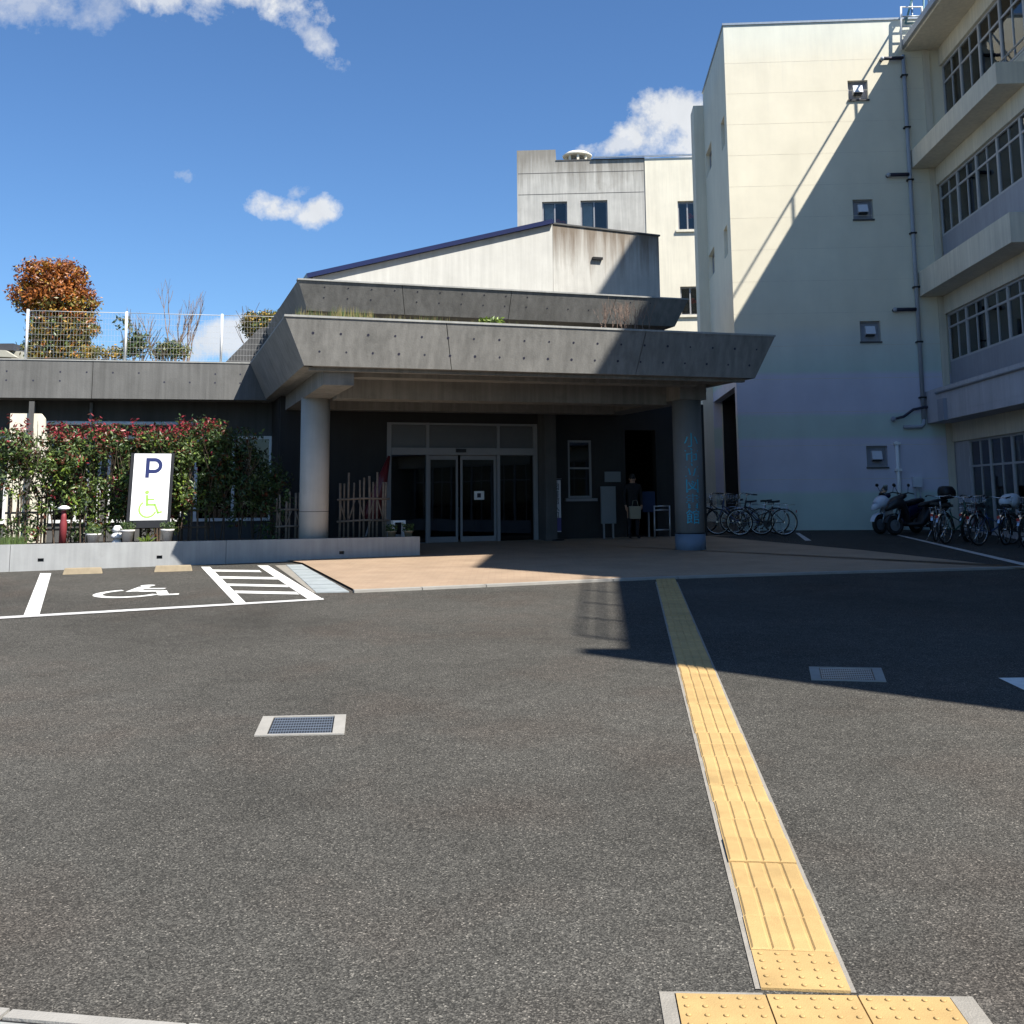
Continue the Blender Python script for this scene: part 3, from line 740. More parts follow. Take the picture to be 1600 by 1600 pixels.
for (px, lab) in ((((97, 898), (160, 896), (160, 885), (97, 886)), 'tan concrete wheel stop under the drain hole of the planter, left of the pair'), (((240, 894), (301, 892), (301, 880), (241, 882)), 'tan concrete wheel stop next to the hatched strip, right of the pair')):
    a, b = G(*px[0]), G(*px[1]); t = (b - a); t.z = 0; L = t.length; t.normalize(); n_ = V3((-t.y, t.x, 0))
    mb = MB(); o = V3((a.x, a.y, gz(a.y) - .01))
    f = Fr(o, t, n_)
    mb.hexa([f.p(0, 0, 0), f.p(L, 0, 0), f.p(L, .15, 0), f.p(0, .15, 0)], [f.p(.03, .03, .115), f.p(L - .03, .03, .115), f.p(L - .03, .12, .115), f.p(.03, .12, .115)])
    build(mb, 'wheel_stop', M['stop'], label=lab, cat='wheel stop', group='wheel stops at the planter', bevel=.012)

# ------------------------------------------------------------------ planter wall
PA, PB = G(0, 894), G(656, 870)
pt = PB - PA; pt.z = 0; plen = pt.length; pt.normalize(); pn = V3((-pt.y, pt.x, 0))
PZ = on(655, 838.5, PB, pn).z
planter = thing('planter_wall', 'long low pale concrete planter wall below the photinia hedge', 'planter', PB)
PF = Fr(V3((PB.x, PB.y, 0)), -pt, pn)                   # a from the right end leftwards, b back, c up
segs = [0, 3.72, 7.4, 11.2, 15.5]
for i in range(4):
    a0, a1 = segs[i] + (.004 if i else 0), segs[i + 1] - .004
    mb = MB(); holes = []
    g0 = .35
    for h in (1.55, 4.9, 6.9):
        if a0 < h < a1: holes.append((h - .05, h + .05, g0 + .38, g0 + .44))
    wall_holes(mb, PF, a0, a1, .3, PZ, holes, 0, .14)
    build(mb, 'wall_panel', M['planter'], planter)
    for h in holes:
        boxpart('drain_hole', M['black'], planter, PF, h[0], h[1], .06, .08, h[2], h[3])
boxpart('end_wall', M['planter'], planter, PF, .002, .14, .14, 1.9, .3, PZ - .003)
boxpart('soil', M['soil'], planter, PF, .14, 15.5, .14, 2.6, .3, PZ - .06)
# scribble on the far left of the planter
mb = MB()
for k in range(7):
    x = 9.25 + k * .05
    mb.box(PF, x, x + .03, -.003, -.001, .78 + random.uniform(-.01, .02), .82 + random.uniform(0, .03))
build(mb, 'scribble', M['print_dark'], planter)

# ------------------------------------------------------------------ entrance canopy
ZB, ZT = 4.05, 4.855
BL, BR = H(475, 571, ZB), H(1180, 591, ZB)
CF = Fr(V3((BL.x, BL.y, 0)), uC, vC)                    # a to the right along the front, b to the back, c up
CW = (BR - BL).dot(uC); CDp = 7.6
LEAN, LSIDE = .20, .36
canopy = thing('entrance_canopy', 'grey board-marked concrete entrance canopy with outward leaning fascia on two columns', 'canopy', V3((BL.x, BL.y, gz(BL.y))))
TH = .16
def lean_panel(p0, p1, q0, q1, inn):
    """leaning slab: bottom edge p0-p1, top edge q0-q1, thickness along inn"""
    mb = MB(); mb.hexa([p0, p1, p1 + inn, p0 + inn], [q0, q1, q1 + inn, q0 + inn]); return mb
cuts_b = [0] + [CF.inv(on(x, y, BL, vC))[0] for (x, y) in ((705.5, 577), (993, 585.5))] + [CW]
wt_ = CW + 2 * LSIDE
def topa(a): return -LSIDE + (a / CW) * wt_
for i in range(3):
    g0 = .007 if i else 0; g1 = .007 if i < 2 else 0
    a0, a1 = cuts_b[i], cuts_b[i + 1]
    mb = lean_panel(CF.p(a0 + g0, 0, ZB), CF.p(a1 - g1, 0, ZB), CF.p(topa(a0) + g0, -LEAN, ZT), CF.p(topa(a1) - g1, -LEAN, ZT), vC * TH)
    build(mb, 'fascia_panel', M['concrete'], canopy)
    if i: boxpart('joint_filler', M['black'], canopy, CF, a0 - .02, a0 + .02, .05, .1, ZB + .01, ZB + .3)
for side in (0, 1):
    sa = 0 if side == 0 else CW; sg = -1 if side == 0 else 1
    cc = [0.02, 3.6, CDp]
    for i in range(2):
        b0, b1 = cc[i], cc[i + 1] - .012
        tb = lambda b: -LEAN + (b / CDp) * (CDp + LEAN)
        mb = lean_panel(CF.p(sa, b0, ZB), CF.p(sa, b1, ZB), CF.p(sa + sg * LSIDE, tb(b0), ZT - .002), CF.p(sa + sg * LSIDE, tb(b1), ZT - .002), uC * (-sg * TH))
        build(mb, 'side_fascia', M['concrete'], canopy)
boxpart('deck_slab', M['concrete'], canopy, CF, .1, CW - .1, .10, CDp, ZB + .03, ZB + .32)
# coping line on top of the fascia
mb = MB()
mb.box(CF, -LSIDE - .012, CW + LSIDE + .012, -LEAN - .014, -LEAN + TH + .03, ZT - .001, ZT + .035)
build(mb, 'coping', M['concrete_light'], canopy)
for sg, sa in ((-1, -LSIDE), (1, CW + LSIDE)):
    boxpart('coping', M['concrete_light'], canopy, CF, min(sa, sa - sg * .19), max(sa, sa - sg * .19), -LEAN + TH + .035, CDp, ZT - .001, ZT + .034)
# tie holes left by the formwork
mb = MB()
nrm = (V3(uC).cross(CF.p(0, -LEAN, ZT) - CF.p(0, 0, ZB))).normalized()
if nrm.dot(vC) > 0: nrm = -nrm
def hole(p, n, r=.022):
    n = n.normalized(); a = n.cross(ZV).normalized(); b = n.cross(a)
    mb.face([p + n * .0025 + (a * math.cos(k * math.pi / 4) + b * math.sin(k * math.pi / 4)) * r for k in range(8)])
for k in range(19):
    a = .35 + k * (CW - .6) / 18
    for h in (.30, .68):
        if random.random() < .93:
            hole(CF.p(topa(a) * h + a * (1 - h), -LEAN * h, ZB + (ZT - ZB) * h), nrm, random.uniform(.017, .026))
build(mb, 'tie_hole', M['print_dark'], canopy, kind='stuff')
# columns
cl_base = on(497, 838, PB, pn); LC = V3((cl_base.x, cl_base.y, 0)) + pn * .52
rc = G(1083, 862.5); RC = V3((rc.x, rc.y + .30, 0))
ZS = 3.76
cols = []
for (c, r, z0) in ((LC, .285, .4), (RC, .30, gz(RC.y))):
    mb = MB(); mb.lathe(V3((c.x, c.y, z0)), [(r, 0), (r, ZS - z0 + .02)], 40)
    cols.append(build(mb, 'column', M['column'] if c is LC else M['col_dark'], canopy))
mb = MB(); mb.lathe(V3((LC.x, LC.y, 1.54)), [(.2865, 0), (.2865, .012)], 40, caps=False); build(mb, 'pour_joint', M['darkwall'], cols[0])
mb = MB(); mb.lathe(V3((RC.x, RC.y, gz(RC.y) - .02)), [(.312, 0), (.312, .37)], 40); build(mb, 'plinth', M['plinth'], cols[1])
mb = MB(); mb.lathe(V3((RC.x, RC.y, gz(RC.y) + .352)), [(.316, 0), (.316, .02)], 40); build(mb, 'plinth_band', M['black'], cols[1])
# vertical lettering wrapped on the right column
mb = MB()
tx = '小市立図書館'
for i, chx in enumerate(tx):
    z = 3.11 - i * .312
    f = Fr((0, 0, 0), (1, 0, 0), (0, 1, 0)); t_ = text_mb(chx, f, .315, 0)
    b0 = len(mb.v)
    for v in t_.v:
        ang = (v.x + .03) / .304
        dr = V3((math.sin(ang), -math.cos(ang), 0))
        mb.v.append(V3((RC.x, RC.y, 0)) + dr * .3045 + ZV * (z - .3 + v.z))
    for fc in t_.f: mb.f.append(tuple(b0 + i_ for i_ in fc)); mb.m.append(0); mb.sm.append(False)
build(mb, 'lettering', M['teal'], cols[1])
# beams under the deck
aL, bL, _ = CF.inv(LC); aRt, bRt, _ = CF.inv(RC)
boxpart('side_beam', M['concrete'], canopy, CF, aL - .27, aL + .27, .33, CDp, ZS, ZB + .03)
boxpart('side_beam', M['concrete'], canopy, CF, aRt - .3, aRt + .3, bRt - .32, CDp, ZS, ZB + .03)
boxpart('cross_beam', M['concrete'], canopy, CF, aL + .272, aRt - .302, .75, 1.15, ZS + .20, ZB + .03)
boxpart('cross_beam', M['concrete'], canopy, CF, aL + .272, aRt - .302, 2.2, 2.75, ZS - .06, ZB + .03)
boxpart('cross_beam', M['concrete'], canopy, CF, aL + .272, aRt - .302, 5.0, 5.4, ZS - .05, ZB + .03)
boxpart('edge_rib', M['concrete'], canopy, CF, .12, CW - .12, .18, .31, ZB - .06, ZB + .03)

# ------------------------------------------------------------------ assembly hall behind (upper tier + white wedge)
hall = thing('assembly_hall', 'white hall with sloping navy roof edge above a second leaning concrete parapet', 'hall building', CF.p(3, 5, .8))
Z2 = 6.0
TL2 = H(466, 436.7, Z2); TR2 = H(1074.7, 468.8, Z2)
aa0, bb0, _ = CF.inv(TL2); aa1, bb1, _ = CF.inv(TR2)
bb = (bb0 + bb1) / 2
BLq = on(480.4, 478.7, CF.p(0, bb + .25, 0), vC); BRq = on(1054.6, 516, CF.p(0, bb + .25, 0), vC)
ca0, _, cz0 = CF.inv(BLq); ca1, _, cz1 = CF.inv(BRq); ZB2 = (cz0 + cz1) / 2
j = [0, .245, .52, .80, 1]
for i in range(4):
    s0, s1 = j[i], j[i + 1]; g0 = .006 if i else 0; g1 = .006 if i < 3 else 0
    mb = lean_panel(CF.p(ca0 + (ca1 - ca0) * s0 + g0, bb + .25, ZB2), CF.p(ca0 + (ca1 - ca0) * s1 - g1, bb + .25, ZB2), CF.p(aa0 + (aa1 - aa0) * s0 + g0, bb, Z2), CF.p(aa0 + (aa1 - aa0) * s1 - g1, bb, Z2), vC * TH)
    build(mb, 'parapet_panel', M['concrete'], hall)
for (sb, st, sg) in ((ca0, aa0, -1), (ca1, aa1, 1)):
    mb = lean_panel(CF.p(sb, bb + .27, ZB2), CF.p(sb, bb + 7, ZB2), CF.p(st, bb + .02, Z2 - .002), CF.p(st, bb + 7.2, Z2 - .002), uC * (-sg * TH))
    build(mb, 'parapet_side', M['concrete'], hall)
mb = MB(); mb.box(CF, aa0 - .012, aa1 + .012, bb - .014, bb + TH + .02, Z2 - .001, Z2 + .03); build(mb, 'coping', M['concrete_light'], hall)
boxpart('upper_deck', M['concrete'], hall, CF, ca0 + .05, ca1 - .05, bb + .3, bb + 7.2, ZB2 + .01, ZB2 + .2)
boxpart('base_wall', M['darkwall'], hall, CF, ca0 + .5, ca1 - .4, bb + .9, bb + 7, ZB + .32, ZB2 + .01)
# tie holes upper
mb = MB()
n2 = (V3(uC).cross(CF.p(0, bb, Z2) - CF.p(0, bb + .25, ZB2))).normalized()
if n2.dot(vC) > 0: n2 = -n2
for k in range(17):
    a = ca0 + .3 + k * (ca1 - ca0 - .5) / 16
    for h in (.45, .8):
        if random.random() < .7: hole(CF.p(a, bb + .25 * (1 - h), ZB2 + (Z2 - ZB2) * h), n2, .016)
build(mb, 'tie_hole', M['print_dark'], hall, kind='stuff')
# wedge wall
HB = bb + 2.7
def hp(x, y): return on(x, y, CF.p(0, HB, 0), vC)
w0, w1, w2, w3 = hp(488, 434), hp(863, 350.5), hp(1029, 369.5), hp(1031, 480)
zlow = ZB2
mb = MB()
mb.prism([V3((w0.x, w0.y, zlow)), V3((w1.x, w1.y, zlow)), w1, w0], vC * .3)
build(mb, 'white_wall', M['white_wall'], hall)
mb = MB(); g_ = uC * .008
mb.prism([V3((w1.x, w1.y, zlow)) + g_, V3((w2.x, w2.y, zlow)), w2, w1 + g_], vC * .3)
top_stain(M['hall_stain'], w2.z - .8 - 1.3, w2.z - .8 + .15, (.15, .11, .075), .85)
build(mb, 'stained_wall', M['hall_stain'], hall)
mb = MB()
mb.prism([V3((w2.x, w2.y, zlow)) + vC * .3, w2 + vC * .3, w2 + vC * 8, V3((w2.x, w2.y, zlow)) + vC * 8], uC * -.3)
build(mb, 'side_wall', M['hall_stain'], hall)
mb = MB()
dr = (w1 - w0).normalized(); up_ = dr.cross(vC); up_ = up_ if up_.z > 0 else -up_
a_, b_ = w0 - dr * .12 + up_ * .006, w1 + up_ * .006
mb.prism([a_ - vC * .12, b_ - vC * .12, b_ - vC * .12 + up_ * .10, a_ - vC * .12 + up_ * .10], vC * 8)
build(mb, 'roof_edge', M['navy'], hall)
mb = MB(); mb.prism([w1 + uC * .02 - vC * .03 + ZV * .002, w2 + uC * .03 - vC * .03 + ZV * .002, w2 + uC * .03 - vC * .03 + ZV * .04, w1 + uC * .02 - vC * .03 + ZV * .04], vC * 8)
build(mb, 'wall_capping', M['darkwall'], hall)
sp0, sp1 = hp(925, 404), hp(942, 400)
f = Fr(sp0, uC, vC); boxpart('rain_spout', M['black'], hall, f, 0, .25, -.08, .02, -.03, .03)

# ------------------------------------------------------------------ stair tower (right, banded)
TB = G(1159, 829); TB = V3((TB.x, TB.y, 0)); Tz0 = gz(TB.y) - .1
TF = Fr(TB, uR, vR)                                    # a to the right, b to the back
Ttop = TF.inv(on(1132.5, 40, TB, vR))[2]
OE = on(1436, 464, TB, vR); ae = TF.inv(OE)[0]         # a of the wing's outer edge
TW = ae + 1.02                                         # tower face runs to the window plane of the wing
tower = thing('stair_tower', 'tall cream stair tower with pastel paint bands and small square windows', 'tower', V3((TB.x, TB.y, gz(TB.y))))
holes = []
for (x, y) in ((1340.5, 140.5), (1348.5, 327), (1360, 517.5), (1370.5, 713)):
    a, _, z = TF.inv(on(x, y, TB, vR)); holes.append((a - .275, a + .275, z - .28, z + .28))
mb = MB(); wall_holes(mb, TF, 0, TW, Tz0, Ttop, holes, 0, .3)
build(mb, 'front_wall', M['banded'], tower)
TD = Fr(TB, vR, uR).inv(on(1103, 300, TB, uR))[0]
# side wall facing left, with windows
SF = Fr(TB, vR, uR)                                    # a = depth back, b = into tower
sh = []
def side_win(x, y, w, hgt):
    p = on(x, y, TB, uR); a, _, z = SF.inv(p); return (a - w / 2, a + w / 2, z - hgt / 2, z + hgt / 2)
for (x, y, w, hh) in ((1107.5, 250, 1.5, .8), (1129.5, 209, .75, .85), (1112, 412, 1.5, .8), (1134, 378, .75, .85)): sh.append(side_win(x, y, w, hh))
sd = TD - .05
mb = MB(); wall_holes(mb, SF, .302, TD, Tz0, Ttop - .004, sh + [(.34, sd, Tz0 - .1, 4.75)], 0.002, .25)
build(mb, 'side_wall', M['banded'], tower)
boxpart('side_pilaster', M['cream'], tower, SF, TD + .003, TD + .9, SF.inv(on(1087.5, 300, SF.p(TD, 0, 0), vR))[1], .25, Tz0, Ttop - .4)
mb = MB(); mb.box(TF, .25, TW, .302, TD, Ttop - .5, Ttop - .3); build(mb, 'roof', M['concrete'], tower)
boxpart('passage_end', M['frontwall'], tower, TF, .26, 2.2, TD - .3, TD - .27, Tz0, 5.0)
boxpart('passage_wall', M['frontwall'], tower, TF, 2.2, 2.4, .303, TD - .3, Tz0, 5.0)
boxpart('passage_ceiling', M['frontwall'], tower, TF, .26, 2.2, .303, TD - .3, 4.77, 4.9)
mb = MB(); mb.box(TF, .255, TW + 3, TD - .25, TD, Tz0, Ttop - .006); build(mb, 'rear_wall', M['cream'], tower)
mb = MB(); mb.box(TF, -.03, TW, -.03, .10, Ttop + .001, Ttop + .06); mb.box(TF, -.03, .12, .102, TD, Ttop + .001, Ttop + .06)
build(mb, 'coping', M['galv'], tower)
for h in sh:
    mb = MB()
    for (a0, a1, c0, c1) in ((h[0], h[1], h[2], h[2] + .05), (h[0], h[1], h[3] - .05, h[3]), (h[0], h[0] + .05, h[2] + .05, h[3] - .05), (h[1] - .05, h[1], h[2] + .05, h[3] - .05)):
        mb.box(SF, a0, a1, .12, .17, c0, c1)
    w = build(mb, 'window', M['alu_dull'], tower)
    boxpart('pane', M['glass'], w, SF, h[0] + .05, h[1] - .05, .14, .15, h[2] + .05, h[3] - .05)
for h in holes:
    a0, a1, c0, c1 = h
    mb = MB()
    for (p0, p1, q0, q1) in ((a0, a1, c0, c0 + .045), (a0, a1, c1 - .045, c1), (a0, a0 + .045, c0 + .045, c1 - .045), (a1 - .045, a1, c0 + .045, c1 - .045)):
        mb.box(TF, p0, p1, .10, .2, q0, q1)
    w = build(mb, 'window', M['alu_dull'], tower)
    boxpart('sill', M['darkwall'], w, TF, a0 - .02, a1 + .02, -.04, .1, c0 - .045, c0 - .002)
    boxpart('louvre_panel', M['spandrel'], w, TF, a0 + .045, a1 - .045, .14, .17, c0 + .045, c1 - .045)
    mb = MB(); m0 = (a0 + a1) / 2
    pr = [(.14, c1 - .12), (.02, c1 - .14), (-.06, c0 + .20), (.14, c0 + .16)]
    mb.prism([TF.p(m0 - .13, b, c) for b, c in pr], uR * .26)
    build(mb, 'vent_hood', M['plasticwhite'], w)
    boxpart('vent_mouth', M['black'], w, TF, m0 - .11, m0 + .11, -.03, .13, c0 + .15, c0 + .185)
top_stain(M['banded'], 12.0, 15.2, (.42, .42, .40), .22)
# fine horizontal joints of the render
mb = MB()
for z in [2.2 + .9 * k for k in range(14)]:
    mb.box(TF, .003, TW - .35, -.0015, .0, z, z + .009)
build(mb, 'render_joint', M['wing'], tower)

# ------------------------------------------------------------------ office wing (right)
WF = Fr(TF.p(ae, 0, 0), -vR, uR)                       # a from the tower towards the viewer, b into the building, c up
WLn = 26.4
zs = [WF.inv(on(x, y, TB, vR))[2] for (x, y) in ((1449, 662), (1436, 464), (1424, 264), (1409, 80))]
wing = thing('office_wing', 'four storey beige office wing with window bands and projecting concrete ledges', 'building', WF.p(6, 3, .8))
ZR = zs[3] + .44
gzw = gz(26) - .15
BAY = 1.4; NB = 18
WB = [-.36, -.36, -.36, -.08]          # set-back of each window band relative to b = 1.06
# floors/ledges
ends = [WLn - .3, WF.inv(on(1580, 375, WF.o, uR))[0], WF.inv(on(1557, 126, WF.o, uR))[0], WLn - .3]
fasc = [.85, .66, .50, .40]
for i in range(4):
    z = zs[i]
    e_ = ends[i]
    boxpart('ledge' if i < 3 else 'roof_eave', M['wing_low'] if i == 0 else M['wing'], wing, WF, .003, e_, 0, 1.0, z, z + (fasc[i] if i in (1, 2) else .17))
    if i == 0: boxpart('fascia', M['wing_low'], wing, WF, .004, e_, .0, .14, z + .172, z + fasc[i])
    elif i == 9: boxpart('upstand', M['wing'], wing, WF, .004, e_ - .01, .02, .16, z + fasc[i] + .001, z + fasc[i] + (.12 if i == 1 else .16))
    boxpart('floor_slab', M['wing'], wing, WF, .003, WLn - .3, 1.26, 9, z + .02, z + .3)
    boxpart('soffit_beam', M['wing'], wing, WF, .065, WLn - .3, .98 + WB[i], 1.25 + WB[i], z - .5, z - .003)
mb = MB(); mb.box(WF, -.25, WLn, -.1, -.003, zs[3] + .06, zs[3] + .24); build(mb, 'gutter', M['pipe'], wing)
boxpart('pilaster', M['wing'], wing, WF, .003, .06, .48, .66, gzw, zs[3] - .003)
wins = []
wfirst = {}
for st in range(4):
    bo = WB[st]
    zc = zs[st] - .5
    sill = (zs[st - 1] + 1.64) if st else gzw + .25
    if st == 3: sill = zs[2] + 1.12
    hh = zc - sill
    if st:
        boxpart('spandrel', M['spandrel'] if st < 3 else M['wing'], wing, WF, .065, WLn - .3, 1.06 + bo, 1.2 + bo, zs[st - 1] + .17, sill - .002)
    else:
        boxpart('base_wall', M['wing_low'], wing, WF, .065, WLn - .3, 1.06 + bo, 1.2 + bo, gzw - .2, sill - .002)
    a_start = .065 if st else 1.1
    if not st: boxpart('ground_wall', M['wing_low'], wing, WF, .066, 1.098, 1.04 + bo, 1.2 + bo, sill, zc - .002)
    proto = None
    for k in range(NB):
        a0 = a_start + k * BAY
        if a0 + BAY > WLn - .3: break
        if proto is None:
            f = Fr(WF.p(a_start, bo, 0), -vR, uR)
            mb = MB(); z0, z1 = sill, zc - .003; tr = z0 + (z1 - z0) * .70
            w_ = .05
            mb.box(f, 0.001, w_, 1.06, 1.14, z0, z1); mb.box(f, BAY - w_, BAY - .001, 1.06, 1.14, z0, z1)
            mb.box(f, w_, BAY - w_, 1.06, 1.14, z0, z0 + w_); mb.box(f, w_, BAY - w_, 1.06, 1.14, z1 - w_, z1)
            mb.box(f, w_, BAY - w_, 1.07, 1.13, tr, tr + w_); mb.box(f, BAY / 2 - .02, BAY / 2 + .02, 1.075, 1.125, z0 + w_, tr); mb.box(f, BAY / 2 - .02, BAY / 2 + .02, 1.075, 1.125, tr + w_, z1 - w_)
            w = build(mb, 'window', M['winframe'], wing)
            boxpart('pane', M['glass'], w, f, w_, BAY - w_, 1.095, 1.10, z0 + w_, tr)
            boxpart('pane', M['glass'], w, f, w_, BAY - w_, 1.095, 1.10, tr + w_, z1 - w_)
            proto = w
        else:
            c = proto.copy(); COL.objects.link(c); c.parent = wing; c.location = -vR * (k * BAY)
            for chd in proto.children:
                if chd.name.startswith('curtain') or chd.name.startswith('blind'): continue
                d = chd.copy(); COL.objects.link(d); d.parent = c
            w = c; ORG[c.name] = ORG[proto.name]
        # curtains and blinds behind the glass
        if k < 9:
            f = Fr(WF.p(a_start, bo, 0), -vR, uR); z0, z1 = sill, zc
            rr = random.random()
            if rr < .5:
                mb = MB(); xa = random.uniform(.1, .5); wd = random.uniform(.3, .75)
                pts = [(xa + wd * t / 8, 1.22 + .03 * (t % 2)) for t in range(9)]
                for t in range(8): mb.face([f.p(pts[t][0], pts[t][1], z0 + .06), f.p(pts[t + 1][0], pts[t + 1][1], z0 + .06), f.p(pts[t + 1][0], pts[t + 1][1], z1 - .05), f.p(pts[t][0], pts[t][1], z1 - .05)])
                cu = build(mb, 'curtain', M['curtain'], w)
            elif rr < .75:
                mb = MB(); xa = random.uniform(.15, .8)
                mb.hexa([f.p(xa, 1.4, z0 + .1), f.p(xa + .4, 1.5, z0 + .1), f.p(xa + .4, 1.54, z0 + .1), f.p(xa, 1.44, z0 + .1)], [f.p(xa + .25, 1.4, z0 + .9), f.p(xa + .6, 1.5, z0 + .7), f.p(xa + .6, 1.54, z0 + .7), f.p(xa + .25, 1.44, z0 + .9)])
                build(mb, 'display_panel', M['curtain'], w)  # slanted pale panel added to imitate diagonal reflections in the glass
            elif rr < .95:
                mb = MB(); mb.box(f, .06, BAY - .06, 1.22, 1.225, z1 - random.uniform(.35, .8), z1 - .05); build(mb, 'blind', M['curtain'], w)
# cross walls closing the interior
boxpart('rear_wall', M['interior'], wing, WF, .3, WLn - .3, 6.0, 6.2, gzw, zs[3])
boxpart('party_wall', M['interior'], wing, WF, .302, .4, 1.3, 6.0, gzw, zs[3])
boxpart('end_wall', M['wing'], wing, WF, WLn - .29, WLn, -.32, 10, gzw - .6, ZR + .1)
boxpart('roof', M['concrete'], wing, WF, -.2, WLn - .3, 0.1, 9.9, zs[3] + .401, ZR)
boxpart('back_facade', M['wing'], wing, WF, -.2, WLn - .3, 9.7, 9.95, gzw, zs[3])
# safety rails across the top storey windows
mb = MB(); zr = zs[2] + .66 + .35
for z, r in ((zr + .28, .025), (zr + .02, .016)): mb.tube([WF.p(.31, .9, z), WF.p(WLn - .4, .9, z)], r, 8)
for k in range(int(26 / 1.4)): mb.tube([WF.p(.5 + k * 1.4, .9, zs[2] + .43), WF.p(.5 + k * 1.4, .9, zr + .28)], .016, 6)
build(mb, 'window_rail', M['alu'], wing)
# conduit along the first floor fascia with a small junction box
p = on(1467.5, 613, WF.o, uR); a_, _, z_ = WF.inv(p)
mb = MB(); mb.tube([WF.p(max(.1, a_ - .2), -.03, z_), WF.p(WLn - .5, -.03, z_)], .032, 8); build(mb, 'conduit', M['pipe'], wing)
boxpart('junction_box', M['spandrel'], wing, WF, a_ + .1, a_ + .55, -.10, -.002, z_ - .75, z_ - .2)
# roof railing
rail = thing('roof_railing', 'steel guard railing standing along the edge of the office wing roof', 'railing', WF.p(10, .3, ZR))
mb = MB()
RB = .32
mb.tube([WF.p(-.1, RB, ZR + 1.15), WF.p(WLn - .6, RB, ZR + 1.15), WF.p(WLn - .6, 4, ZR + 1.15)], .03, 8)
for z in (.78, .42): mb.tube([WF.p(17.5, RB, ZR + z), WF.p(WLn - .6, RB, ZR + z), WF.p(WLn - .6, 4, ZR + z)], .03, 8)
build(mb, 'rail', M['galv'], rail)
n_ = 18
p0 = None
for k in range(n_ + 1):
    mb = MB(); a = -.1 + k * (WLn - .5) / n_
    if p0 is None:
        mb.tube([WF.p(a, RB, ZR - .02), WF.p(a, RB, ZR + 1.15)], .03, 8); p0 = build(mb, 'post', M['galv'], rail)
    else:
        c = p0.copy(); COL.objects.link(c); c.parent = rail; c.location = -vR * (k * (WLn - .5) / n_)
# stair head on the roof
ph = G(742, 889); hpn = 3.5
cor = ph - S * ((ZR + hpn - ph.z) / -S.z) * 1.0
pa, pb, _ = WF.inv(cor)
pent = thing('roof_stair_head', 'plain rendered stair head box on the roof of the office wing', 'stair head', WF.p(pa - 3, pb + 1.5, ZR))
boxpart('wall', M['wing'], pent, WF, pa - 7, pa, pb, pb + 4, ZR - .05, ZR + hpn - .2)
boxpart('roof', M['concrete'], pent, WF, pa - 7.05, pa + .05, pb - .05, pb + 4, ZR + hpn - .199, ZR + hpn)
q = WF.inv(hp(975, 370.5) - S * ((20.7 - hp(975, 370.5).z) / -S.z))
boxpart('lift_tower', M['wing'], pent, WF, q[0] - 1.2, q[0] + 2.4, max(.05, q[1]), max(.05, q[1]) + 2.2, ZR - .04, 20.7)
print('pent', pa, pb, 'tall', q)
lift_q = q
# roof ladder at the corner
lad = thing('roof_ladder', 'white steel access ladder frame between the tower and the wing roof', 'ladder', TF.p(ae - .1, -.15, zs[3]))
lo = [TF.inv(on(x, y, TF.p(0, -.2, 0), vR)) for (x, y) in ((1408, 78), (1408, 11), (1440, 11), (1424, 60))]
mb = MB()
mb.tube([TF.p(lo[0][0], -.2, lo[0][2]), TF.p(lo[1][0], -.2, lo[1][2]), TF.p(lo[2][0], -.2, lo[2][2]), TF.p(lo[2][0], -.2, lo[0][2] + .35)], .035, 8)
build(mb, 'frame', M['whitef'], lad)
mb = MB()
for k in range(3):
    z = lo[1][2] - .28 - k * .3
    mb.tube([TF.p(lo[1][0], -.2, z), TF.p(lo[2][0], -.2, z)], .02, 6)
build(mb, 'rung', M['galv'], lad)
mb = MB(); x0 = lo[1][0] + .12
mb.tube([TF.p(x0, -.1, lo[1][2] - .45), TF.p(x0 + .25, -.1, lo[1][2] + .35), TF.p(x0 + .55, -.1, lo[1][2] + .35), TF.p(x0 + .5, -.1, lo[1][2] - .42), TF.p(x0, -.1, lo[1][2] - .45)], .03, 8)
build(mb, 'brace', M['ringsteel'], lad)

# down pipes
def pipe_thing(label):
    return thing('drainpipe', label, 'drainpipe', TF.p(ae - .2, -.12, gz(29)), 0, 'drainpipes on the tower and wing corner')
dp = pipe_thing('long grey drainpipe running down the corner between tower and office wing')
top = TF.inv(on(1411, 86, TF.p(0, -.1, 0), vR)); bot = TF.inv(on(1443.5, 655, TF.p(0, -.1, 0), vR))
pa_ = (top[0] + bot[0]) / 2
mb = MB()
mb.tube([TF.p(top[0], -.1, top[2]), TF.p(bot[0], -.1, bot[2])], .055, 12)
e2 = TF.inv(on(1412, 668, TF.p(0, -.1, 0), vR))
mb.tube([TF.p(bot[0], -.1, bot[2] + .05), TF.p(bot[0], -.1, bot[2] - .12), TF.p(bot[0] - .08, -.1, bot[2] - .2), TF.p(e2[0], -.1, bot[2] - .2)], .05, 10)
build(mb, 'pipe', M['pipe'], dp)
for k in range(7):
    z = top[2] - .6 - k * 1.5
    xx = top[0] + (bot[0] - top[0]) * (top[2] - z) / (top[2] - bot[2])
    boxpart('bracket', M['black'], dp, TF, xx - .085, xx + .085, -.17, -.003, z - .02, z + .02)
for (x, y, xe) in ((1378, 92, 1411), (1388, 273.5, 1420), (1398, 484, 1431)):
    q = TF.inv(on(x, y, TF.p(0, -.1, 0), vR)); q2 = TF.inv(on(xe, y, TF.p(0, -.1, 0), vR))
    mb = MB(); mb.tube([TF.p(q[0], -.0, q[2]), TF.p(q[0], -.1, q[2]), TF.p(q[0] + .06, -.12, q[2]), TF.p(q2[0], -.12, q[2])], .05, 10)
    build(mb, 'branch_pipe', M['print_dark'], dp)
    mb = MB(); mb.blob(TF.p(q[0] + .01, -.11, q[2]), .065, 10, 6); build(mb, 'elbow', M['pipe'], dp)
